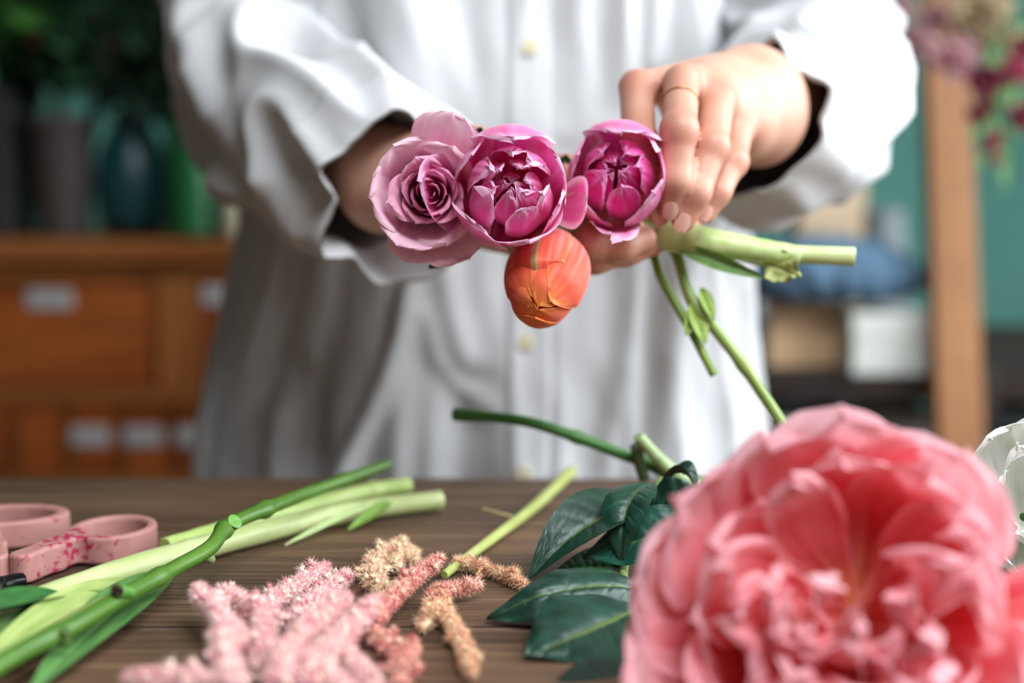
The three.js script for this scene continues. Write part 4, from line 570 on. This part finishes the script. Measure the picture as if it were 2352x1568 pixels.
// ---- white peony half out of the frame, its long green stem reaching across behind the coral one
{
  const c = at(2385, 1160, 0.655), t = thing('white_peony', 'white peony with ragged petals and long dark green stem behind the coral peony', 'peony', V(c.x, TABLE_Y, c.z)), axis = toEye(c).add(V(0.35, 0.3, 0)).normalize(), M = frameTo(c.clone().addScaledVector(axis, -0.02), axis), R = rng(3);
  const A = lin('#d9dccb'), B = lin('#eff0ea'), mat = petalMat({ roughness: 1, transmission: 0.3 }), col = (u, v, e, n) => mixc(A, B, smoothstep(v, 0, 0.5) + n);
  const put = (o) => { const g = petal({ nu: 44, nv: 40, seed: R() * 20, ruffle: 4, freq: 2.2, jag: 0.07, curl: 2, col, round: 3, top: 0.66, ...o }).applyMatrix4(M), p = g.attributes.position; for (let i = 0; i < p.count; i++) if (p.getY(i) < TABLE_Y + 0.004) p.setY(i, TABLE_Y + 0.002 + 0.002 * Math.exp((p.getY(i) - TABLE_Y) / 0.01 - 0.4)); g.computeVertexNormals(); part(t, 'petal', g, mat); };
  for (let i = 0; i < 8; i++) put({ phi: i * 45 + jitter(R, 8), prof: [[2, -2], [18, 0], [30, 10], [36, 22], [36 + jitter(R, 3), 32]], W: 40, cup: 32 });
  for (let i = 0; i < 12; i++) put({ phi: i * 137.5, prof: [[2, 0], [12, 6], [20, 22], [20 + jitter(R, 4), 40 + jitter(R, 4)]], W: 26, cup: 18 });
  put({ phi: 165, prof: [[2, -4], [22, -4], [36, 0], [46, 4], [52, 4]], W: 26, cup: 40 });
  part(t, 'stem', stem([c.clone().addScaledVector(axis, -0.022), at(2330, 1120, 0.725), at(2240, 1096, 0.745), at(2000, 1115, 0.765), at(1760, 1125, 0.775), at(1620, 1108, 0.785), at(1470, 1058, 0.78), at(1330, 1006, 0.775), at(1200, 966, 0.78), at(1045, 951, 0.8)], (tt, a) => (lerp(3.4, 3.0, tt) + 1.6 * Math.exp(-((tt - 0.66) ** 2) * 2200) + 0.8 * Math.exp(-((tt - 0.8) ** 2) * 9000) + 0.9 * smoothstep(tt, 0.93, 1)) * mm, '#265a22', '#477d34', 15, { seg: 140 }), stemMat, 'dark green stem with knots');
  part(t, 'side_shoot', stem([at(1600, 1118, 0.782), at(1545, 1082, 0.775), at(1500, 1040, 0.77), at(1466, 1002, 0.765)], (tt) => lerp(4.2, 3.2, tt) * mm, '#7d9a58', '#b8c99a', 25, { seg: 30 }), stemMat, 'pale green cut side shoot');
  part(t, 'side_shoot', stem([at(1480, 1100, 0.78), at(1468, 1060, 0.775), at(1462, 1024, 0.77)], (tt) => lerp(3, 3.6, tt) * mm, '#2c4a24', '#4f6a38', 27, { seg: 20 }), stemMat);
}
// ---- amaranth: drooping spikes built of a core and many bristly florets
{
  const root = tb(900, 1330, 0), t = thing('amaranth_sprig', 'fluffy dusty pink amaranth sprig with drooping spikes on the table', 'amaranth', root);
  const G = [], R0 = rng(2); { const b = new THREE.IcosahedronGeometry(0.0009, 0); G.push(b.toNonIndexed ? b : b); for (let i = 0; i < 6; i++) { const k = new THREE.ConeGeometry(0.00015, 0.0024, 3, 1, true).toNonIndexed(); k.translate(0, 0.0013, 0); k.rotateX(0.35 + R0() * 0.75); k.rotateY(i * 1.05 + R0()); G.push(k); } }
  const floret = mergeGeometries(G.map((g) => { const q = g.index ? g.toNonIndexed() : g; q.deleteAttribute('uv'); return q; })); floret.computeVertexNormals();
  const fm = std({ roughness: 0.95, side: THREE.DoubleSide }), stalkM = std({ color: lin('#8f9a5c'), roughness: 0.7 });
  const tones = { p: ['#e6acb0', '#d68a92', '#f2cbc8', '#fae4d2'], c: ['#ead6ae', '#f2e4c2', '#dcb894', '#e3a796'], r: ['#d4837c', '#c56c66', '#e6ae9c', '#f0cdb4'], b: ['#d9a47c', '#c9886e', '#e8c29a', '#f0d6b2'] };
  const spikes = [
    [[[452, 1352, 0.0170], [500, 1408, 0.0170], [540, 1450, 0.0154], [600, 1500, 0.0102]], 5.2, 4.4, 'p'], [[[520, 1430, 0.0188], [516, 1500, 0.0188], [540, 1580, 0.0170]], 6.2, 6.2, 'p'], [[[508, 1356, 0.0120], [570, 1392, 0.0120], [650, 1430, 0.0102]], 5, 5, 'p'],
    [[[748, 1302, 0.0061], [690, 1342, 0.0068], [610, 1392, 0.0075], [560, 1430, 0.0068]], 4, 6, 'p'], [[[800, 1318, 0.0051], [740, 1370, 0.0061], [680, 1420, 0.0068]], 4, 6, 'p'], [[[930, 1242, 0.0068], [880, 1268, 0.0061], [866, 1320, 0.0051], [880, 1375, 0.0041]], 3.4, 4, 'c'], [[[955, 1285, 0.0061], [925, 1262, 0.0068], [905, 1300, 0.0051]], 4, 4.4, 'c'], [[[838, 1305, 0.0040], [862, 1330, 0.0040], [890, 1360, 0.0040]], 2.6, 3, 'c'],
    [[[1012, 1282, 0.0102], [960, 1320, 0.0102], [905, 1368, 0.0095], [850, 1430, 0.0068]], 3.8, 5.6, 'r'], [[[1102, 1342, 0.0075], [1040, 1352, 0.0068], [985, 1372, 0.0061]], 3.4, 4.2, 'r'], [[[1206, 1342, 0.0040], [1140, 1312, 0.0040], [1085, 1298, 0.0041], [1040, 1290, 0.0041]], 2.6, 3.6, 'b'], [[[1085, 1548, 0.0040], [1062, 1480, 0.0040], [1030, 1420, 0.0040], [990, 1385, 0.0048]], 2.6, 3.8, 'b'], [[[970, 1440, 0.0040], [1010, 1390, 0.0040], [1010, 1350, 0.0048]], 2.6, 3.4, 'b'],
    [[[952, 1478, 0.0041], [930, 1520, 0.0041], [915, 1580, 0.0040]], 3.4, 5, 'r'], [[[860, 1450, 0.0048], [910, 1500, 0.0041], [930, 1540, 0.0040]], 3.4, 4, 'r'], [[[795, 1372, 0.0170], [730, 1430, 0.0177], [665, 1492, 0.0170], [640, 1580, 0.0136]], 5.2, 7.2, 'p'], [[[862, 1380, 0.0143], [805, 1440, 0.0154], [745, 1500, 0.0154], [700, 1580, 0.0120]], 5, 6.6, 'p'], [[[292, 1560, 0.0136], [370, 1562, 0.0143], [470, 1568, 0.0154], [560, 1580, 0.0136]], 5, 6.4, 'p'], [[[600, 1400, 0.0102], [610, 1470, 0.0120], [600, 1540, 0.0102]], 5, 6, 'p'], [[[770, 1480, 0.0102], [820, 1530, 0.0102], [860, 1590, 0.0102]], 4.4, 5.4, 'p'], [[[690, 1500, 0.0120], [760, 1560, 0.0120], [800, 1600, 0.0102]], 5, 6.4, 'p'], [[[840, 1400, 0.0041], [800, 1470, 0.0051], [770, 1540, 0.0051]], 4.6, 5.4, 'r'],
  ];
  spikes.forEach(([pts, r0, r1, tone, ], n) => {
    const R = rng(100 + n), P = pts.map(([x, y, h]) => tb(x, y, h)), curve = new THREE.CatmullRomCurve3(P), len = curve.getLength(), cols = tones[tone].map(lin);
    const rr = (s) => lerp(r0, r1, s) * 0.52 * mm * (0.45 + 0.55 * smoothstep(s, 0, 0.12)) * (1 + 0.4 * noise(s * 17 + n, 2, 3));
    const core = sweep(P, (s) => rr(s) * 0.6, { seg: 24, rad: 10, });
    const sp = part(t, 'flower_spike', core, stalkMatOf(cols[0]));
    const lobes = Array.from({ length: Math.round(len * 260) }, () => { const s = 0.15 + 0.85 * R(); return [s, V(R() - 0.5, R() * 0.9 - 0.25, R() - 0.5).addScaledVector(curve.getTangentAt(s), -0.35).normalize(), 0.002 + 0.0045 * R()]; });
    const count = Math.round(len * (r0 + r1) * 0.5 * 3000) , fl = new THREE.InstancedMesh(floret, fm, count), m = new THREE.Matrix4(), q = new THREE.Quaternion(), o = origin.get(t);
    for (let i = 0; i < count; i++) {
      let s = R(); const lobe = R() < (tone === 'p' ? 0.2 : 0.36) ? Math.floor(R() * lobes.length) : -1; if (lobe >= 0) s = lobes[lobe][0];
      const p = curve.getPointAt(s), T = curve.getTangentAt(s), a = R() * 6.283, u = Math.abs(T.y) < 0.9 ? V(0, 1, 0) : V(1, 0, 0), A = u.clone().addScaledVector(T, -u.dot(T)).normalize(), B = T.clone().cross(A), d = A.multiplyScalar(Math.cos(a)).addScaledVector(B, Math.sin(a));
      if (s < 0.06) d.addScaledVector(T, -1.2 * R()).normalize();
      if (lobe >= 0) { const [, dir, ll] = lobes[lobe]; p.addScaledVector(dir, rr(s) * 0.6 + ll * R()); }
      const clump = 0.82 + 0.42 * Math.max(0, noise(s * len * 260, a * 1.4, n)) + 0.25 * R(); p.addScaledVector(d, (lobe >= 0 ? 0.0014 : rr(s)) * clump); if (p.y < TABLE_Y + 0.001) p.y = TABLE_Y + 0.001 + 0.002 * R();
      q.setFromUnitVectors(V(0, 1, 0), d.addScaledVector(T, -0.5).add(V(R() - 0.5, R() - 0.5, R() - 0.5).multiplyScalar(0.7)).normalize()); const k = 0.8 + 0.9 * R(); m.compose(p.sub(o), q, V(k, k, k)); fl.setMatrixAt(i, m); fl.setColorAt(i, mixc(cols[Math.floor(R() * 4)], cols[Math.floor(R() * 4)], R()));
    }
    fl.name = 'floret'; fl.userData.kind = 'stuff'; setup(fl); sp.add(fl);
  });
  function stalkMatOf(c) { return std({ color: c.clone(), roughness: 0.95 }); }
  part(t, 'stem', stem([tb(1312, 1082, 0.012), tb(1225, 1165, 0.005), tb(1140, 1230, 0.004), tb(1060, 1290, 0.0035), tb(1020, 1320, 0.002)], (s) => (lerp(3.6, 2.2, s) + 0.5 * Math.exp(-((s - 0.24) ** 2) * 3000)) * mm, '#9aa651', '#c3c97e', 31), stemMat, 'pale yellow green stalk');
  part(t, 'twig', stem([tb(1190, 1190, 0.004), tb(1150, 1180, 0.006), tb(1108, 1168, 0.008)], () => 0.9 * mm, '#a89a62', '#c8ba86', 33, { seg: 14, rad: 8 }), stemMat);
}
// ---- cut stems lying to one side
{
  const t = thing('rose_cutting', 'bare dark green rose stem with knots lying across the pale stems', 'stem', tb(480, 1290, 0));
  const pts = [tb(-60, 1560, 0.014), tb(60, 1490, 0.015), tb(170, 1435, 0.016), tb(285, 1368, 0.017), tb(400, 1305, 0.018), tb(482, 1258, 0.02), tb(528, 1205, 0.024), tb(620, 1165, 0.026), tb(740, 1120, 0.026), tb(890, 1066, 0.028)];
  part(t, 'stem', stem(pts, (s) => (lerp(3.9, 3.2, s) + 1.2 * Math.exp(-((s - 0.56) ** 2) * 5000) + 1.2 * Math.exp(-((s - 0.66) ** 2) * 7000) + 0.9 * Math.exp(-((s - 0.37) ** 2) * 5000) + 0.7 * Math.exp(-((s - 0.88) ** 2) * 4000)) * mm, '#2f5a14', '#5d842c', 41, { seg: 160, rad: 18 }), stemMat);
  const knot = (x, y, h, x2, y2, h2, r, a, b) => part(t, 'side_stub', stem([tb(x, y, h), tb((x + x2) / 2, (y + y2) / 2, (h + h2) / 2), tb(x2, y2, h2)], (s) => r * (1 + 0.25 * s) * mm, a, b, x, { seg: 14, rad: 12 }), stemMat, 'short cut side stub');
  knot(300, 1362, 0.018, 272, 1356, 0.022, 2.4, '#4a8a34', '#6a9a48'); part(t, 'dried_tip', (() => { const g = new THREE.TorusKnotGeometry(0.0014, 0.0007, 40, 6); const p = tb(268, 1356, 0.0225); g.translate(p.x, p.y, p.z); return g; })(), std({ color: lin('#3a2a1a'), roughness: 0.9 }), 'dry brown tip');
  knot(526, 1212, 0.023, 540, 1196, 0.027, 3, '#4f9038', '#86ad58'); knot(150, 1446, 0.018, 148, 1478, 0.012, 2, '#3c5a2a', '#5f7a3c'); knot(460, 1272, 0.02, 484, 1284, 0.012, 1.8, '#7f9a58', '#a8b880');
}
{
  const pale = ['#a6b96c', '#d6dea4'], t = thing('tulip_cutting', 'thick pale green tulip stem with leaf sheath ending beyond the rose stem', 'stem', tb(520, 1240, 0), 'cut tulip stems');
  part(t, 'stem', stem([tb(-60, 1440, 0.007), tb(120, 1368, 0.007), tb(300, 1305, 0.007), tb(470, 1256, 0.007), tb(700, 1197, 0.007), tb(850, 1168, 0.007), tb(1012, 1148, 0.007)], (s) => (lerp(6.2, 5.4, s) + 0.6 * Math.exp(-((s - 0.45) ** 2) * 9000) - 0.5 * Math.exp(-((s - 0.83) ** 2) * 9000)) * mm, ...pale, 51, { seg: 110, rad: 18 }), stemMat, 'pale green stalk');
  const t2 = thing('tulip_cutting', 'pale green tulip stem with ringed sheath tucked beneath the rose stem', 'stem', tb(700, 1170, 0), 'cut tulip stems');
  part(t2, 'stem', stem([tb(380, 1258, 0.008), tb(560, 1205, 0.008), tb(720, 1160, 0.008), tb(840, 1130, 0.008), tb(938, 1114, 0.008)], (s) => (lerp(5.2, 4.8, s) + 0.8 * Math.exp(-((s - 0.86) ** 2) * 4000)) * mm, '#9dbb58', '#cbdb8c', 53, { rad: 18 }), stemMat);
  const lm = leafMat({ roughness: 0.5 }), lf = (a, b, up, w, o) => part(t, 'leaf', leaf(a, b, up, w, { veins: 0, veinDepth: 0.0002, wide: 0.4, nv: 70, ...o }), lm, 'long smooth green tulip leaf');
  lf(tb(300, 1372, 0.006), tb(-120, 1505, 0.006), V(0, 1, 0.7), 0.015, { a: '#2f5f16', c: '#58882c', rib: '#8fb050', fold: 0.5, sag: 0.004 });
  lf(tb(330, 1335, 0.006), tb(-100, 1580, 0.006), V(0, 1, 0.8), 0.022, { a: '#7f9846', c: '#aebd74', rib: '#c8d198', fold: 0.35, sag: 0.006 });
  lf(tb(390, 1310, 0.005), tb(60, 1600, 0.003), V(0.1, 1, 0.5), 0.024, { a: '#386a2c', c: '#679350', rib: '#8fae74', fold: 0.2, sag: 0.004 });
  lf(tb(160, 1370, 0.012), tb(-120, 1425, 0.02), V(0, 1, 0.3), 0.02, { a: '#17481a', c: '#2f6c28', fold: 0.5 });
  part(t, 'sheath', leaf(tb(840, 1155, 0.0135), tb(655, 1250, 0.002), V(0.1, 1, 0.8), 0.003, { veins: 0, a: '#8fb060', c: '#cfdda0', rib: '#e3ecc4', fold: 0.1 }), lm, 'peeled pale sheath');
  lf(tb(900, 1148, 0.011), tb(800, 1216, 0.003), V(0.1, 1, 0.8), 0.007, { a: '#527f24', c: '#8bac4a' });
}
// ---- scissors
{
  const t = thing('florist_scissors', 'scissors with worn dusty pink loop handles and black pivot lying by the stems', 'scissors', tb(150, 1280, 0));
  const worn = tb(150, 1300), h = 0.0078, rosePink = lin('#b8827a'), scuff = lin('#a8224a'), paint = phys({ vertexColors: true, roughness: 0.6 });
  // one moulded handle: an oval loop running out into its arm, 17 mm tall with rounded edges
  const handle = (cx, cy, rx, rz, turn, arm, web) => {
    const c = tb(cx, cy), cs = Math.cos(turn), sn = Math.sin(turn), A = arm.map(([x, y]) => tb(x, y)), lo = V(c.x, 0, c.z), hi = lo.clone();
    for (const q of [...A, c.clone().add(V(rx, 0, rz)), c.clone().sub(V(rx, 0, rz))]) { lo.min(q); hi.max(q); }
    const g = solid((p) => {
      const x = (p.x - c.x) * cs + (p.z - c.z) * sn, z = -(p.x - c.x) * sn + (p.z - c.z) * cs, k = Math.hypot(x / rx, z / rz), d0 = (k - 1) * Math.min(rx, rz) * 1.05; let d = Math.abs(d0) - 0.0027;
      for (let i = 0; i + 1 < A.length; i++) d = smin(d, Math.max(capsule(V(p.x, 0, p.z), V(A[i].x, 0, A[i].z), V(A[i + 1].x, 0, A[i + 1].z), 0.0052, 0.0062), -d0 - 0.003), 0.006);
      const e = Math.abs(p.y - TABLE_Y - h) - 0.007, r = 0.0018, a = Math.max(d + r, 0), b = Math.max(e + r, 0); return Math.min(Math.max(d + r, e + r), 0) + Math.hypot(a, b) - r;
    }, V(lo.x - 0.014, TABLE_Y - 0.002, lo.z - 0.014), V(hi.x + 0.014, TABLE_Y + 0.021, hi.z + 0.014), 0.0011);
    const p = g.attributes.position, col = new Float32Array(p.count * 3); for (let i = 0; i < p.count; i++) { const x = p.getX(i), y = p.getY(i), z = p.getZ(i), near = Math.exp(-((x - worn.x) ** 2 + (z - worn.z) ** 2) / 0.0004), k = smoothstep(fbm(x * 260, y * 260, z * 260, 4) + 0.4 * noise(x * 60 + 3, y * 60, z * 60) + 0.8 * near, 0.55, 0.95), n = 1 + 0.12 * noise(x * 200, y * 200, z * 200), q = mixc(rosePink, scuff, k); col[3 * i] = q.r * n; col[3 * i + 1] = q.g * n; col[3 * i + 2] = q.b * n; }
    g.setAttribute('color', new THREE.BufferAttribute(col, 3)); return part(t, 'handle', g, paint, 'worn dusty pink loop handle');
  };
  handle(262, 1272, 0.0185, 0.0215, 0.12, [[190, 1282], [120, 1312], [55, 1338]]); handle(10, 1242, 0.0295, 0.0195, -0.15, [[-22, 1278], [-16, 1312], [-8, 1342]]);
  const bar = (pts, r, fl, name, mat, lab) => part(t, name, sweep(pts, (s) => r * (0.9 + 0.2 * s), { seg: 30, rad: 20, flat: fl, up: V(0, 1, 0), square: 5 }), mat, lab);
  const black = std({ color: lin('#17181a'), roughness: 0.35, metalness: 0.6 }), steel = std({ color: lin('#8a8d90'), roughness: 0.3, metalness: 1 });
  bar([tb(58, 1338, 0.0065), tb(20, 1346, 0.006), tb(-40, 1362, 0.0055)], 0.0052, 0.9, 'pivot_arm', black); bar([tb(-8, 1340, 0.009), tb(-20, 1352, 0.009), tb(-45, 1368, 0.008)], 0.005, 0.7, 'pivot_arm', black);
  const pv = new THREE.CylinderGeometry(0.0045, 0.0045, 0.005, 24), pp = tb(-18, 1352, 0.0135); pv.translate(pp.x, pp.y, pp.z); part(t, 'pivot', pv, steel);
  for (const s of [0, 1]) { const a = tb(-25, 1354 + s * 5, 0.006 + s * 0.002), b = tb(-400, 1430 + s * 40, 0.003); part(t, 'blade', leaf(a, b, V(0, 1, 0), 0.015, { veins: 0, veinDepth: 0, fold: 0.15, a: '#8a8d90', c: '#9a9da0', rib: '#a0a3a6', wide: 0.25 }), steel); }
}
// ---- dried sprays hanging by the oak post
{
  const spray = (name, label, blooms, hexes, top, green_) => {
    const t = thing(name, label, 'flower spray', top, 'dried sprays by the oak post'), R = rng(blooms.length * 13 + 1), cols = hexes.map(lin);
    for (const [x, y, d, r] of blooms) {
      const c = at(x, y, d), ax = V(R() - 0.5, R() - 0.6, 0.8).normalize(), M = frameTo(c, ax), gs = [];
      for (let i = 0; i < 14; i++) { const k = i / 13, q = r / mm; gs.push(petal({ prof: [[0.5, 0], [q * lerp(0.25, 0.7, k), q * 0.25], [q * lerp(0.3, 1, k), q * lerp(0.9, 0.5, k)]], W: q * 0.8, phi: i * 137.5, cup: q * 0.6, ruffle: q * 0.12, seed: R() * 9, nu: 6, nv: 6, col: (u, v, e, n) => mixc(cols[0], cols[1], v + n) })); }
      part(t, 'blossom', mergeGeometries(gs).applyMatrix4(M), petalMat({ roughness: 1, transmission: 0.25 }));
      part(t, 'stem', sweep([c, c.clone().lerp(top, 0.5).add(V(0.02 * (R() - 0.5), 0.02, -0.02)), top], () => 0.0016, { seg: 12, rad: 6 }), std({ color: lin('#4f6a3a'), roughness: 0.9 }));
      if (green_) part(t, 'leaf', leaf(c.clone().lerp(top, 0.2), c.clone().add(V(0.03 * (R() - 0.5), -0.035, 0.01)), V(0, 0.3, 1), 0.014, { veins: 0, a: '#3f7a3a', c: '#6aa050', nu: 6, nv: 10 }), leafMat());
    }
  };
  spray('dried_spray', 'spray of dusty pink blossoms hanging in front of the oak post', [[2095, 82, 1.6, 0.027], [2180, 135, 1.6, 0.032], [2060, 20, 1.62, 0.024], [2140, 40, 1.63, 0.024], [2215, 90, 1.62, 0.022]], ['#c98496', '#ecc9c8'], at(2150, -160, 1.66), false);
  spray('dried_spray', 'spray of cream buff blossoms hanging beside the pink spray', [[2255, 45, 1.6, 0.038], [2215, 10, 1.62, 0.027], [2290, 90, 1.62, 0.027], [2240, 120, 1.63, 0.019]], ['#b99a6c', '#e2d2b4'], at(2240, -200, 1.66), false);
  spray('dried_spray', 'spray of deep crimson pink blossoms with green leaves beyond the post', [[2265, 180, 1.55, 0.025], [2322, 168, 1.55, 0.023], [2345, 255, 1.55, 0.023], [2268, 320, 1.55, 0.017], [2250, 265, 1.56, 0.016], [2360, 110, 1.56, 0.019], [2300, 225, 1.57, 0.017], [2285, 370, 1.57, 0.010]], ['#7d1a38', '#bf4f6c'], at(2330, -180, 1.62), true);
}

renderer.render(scene, camera);
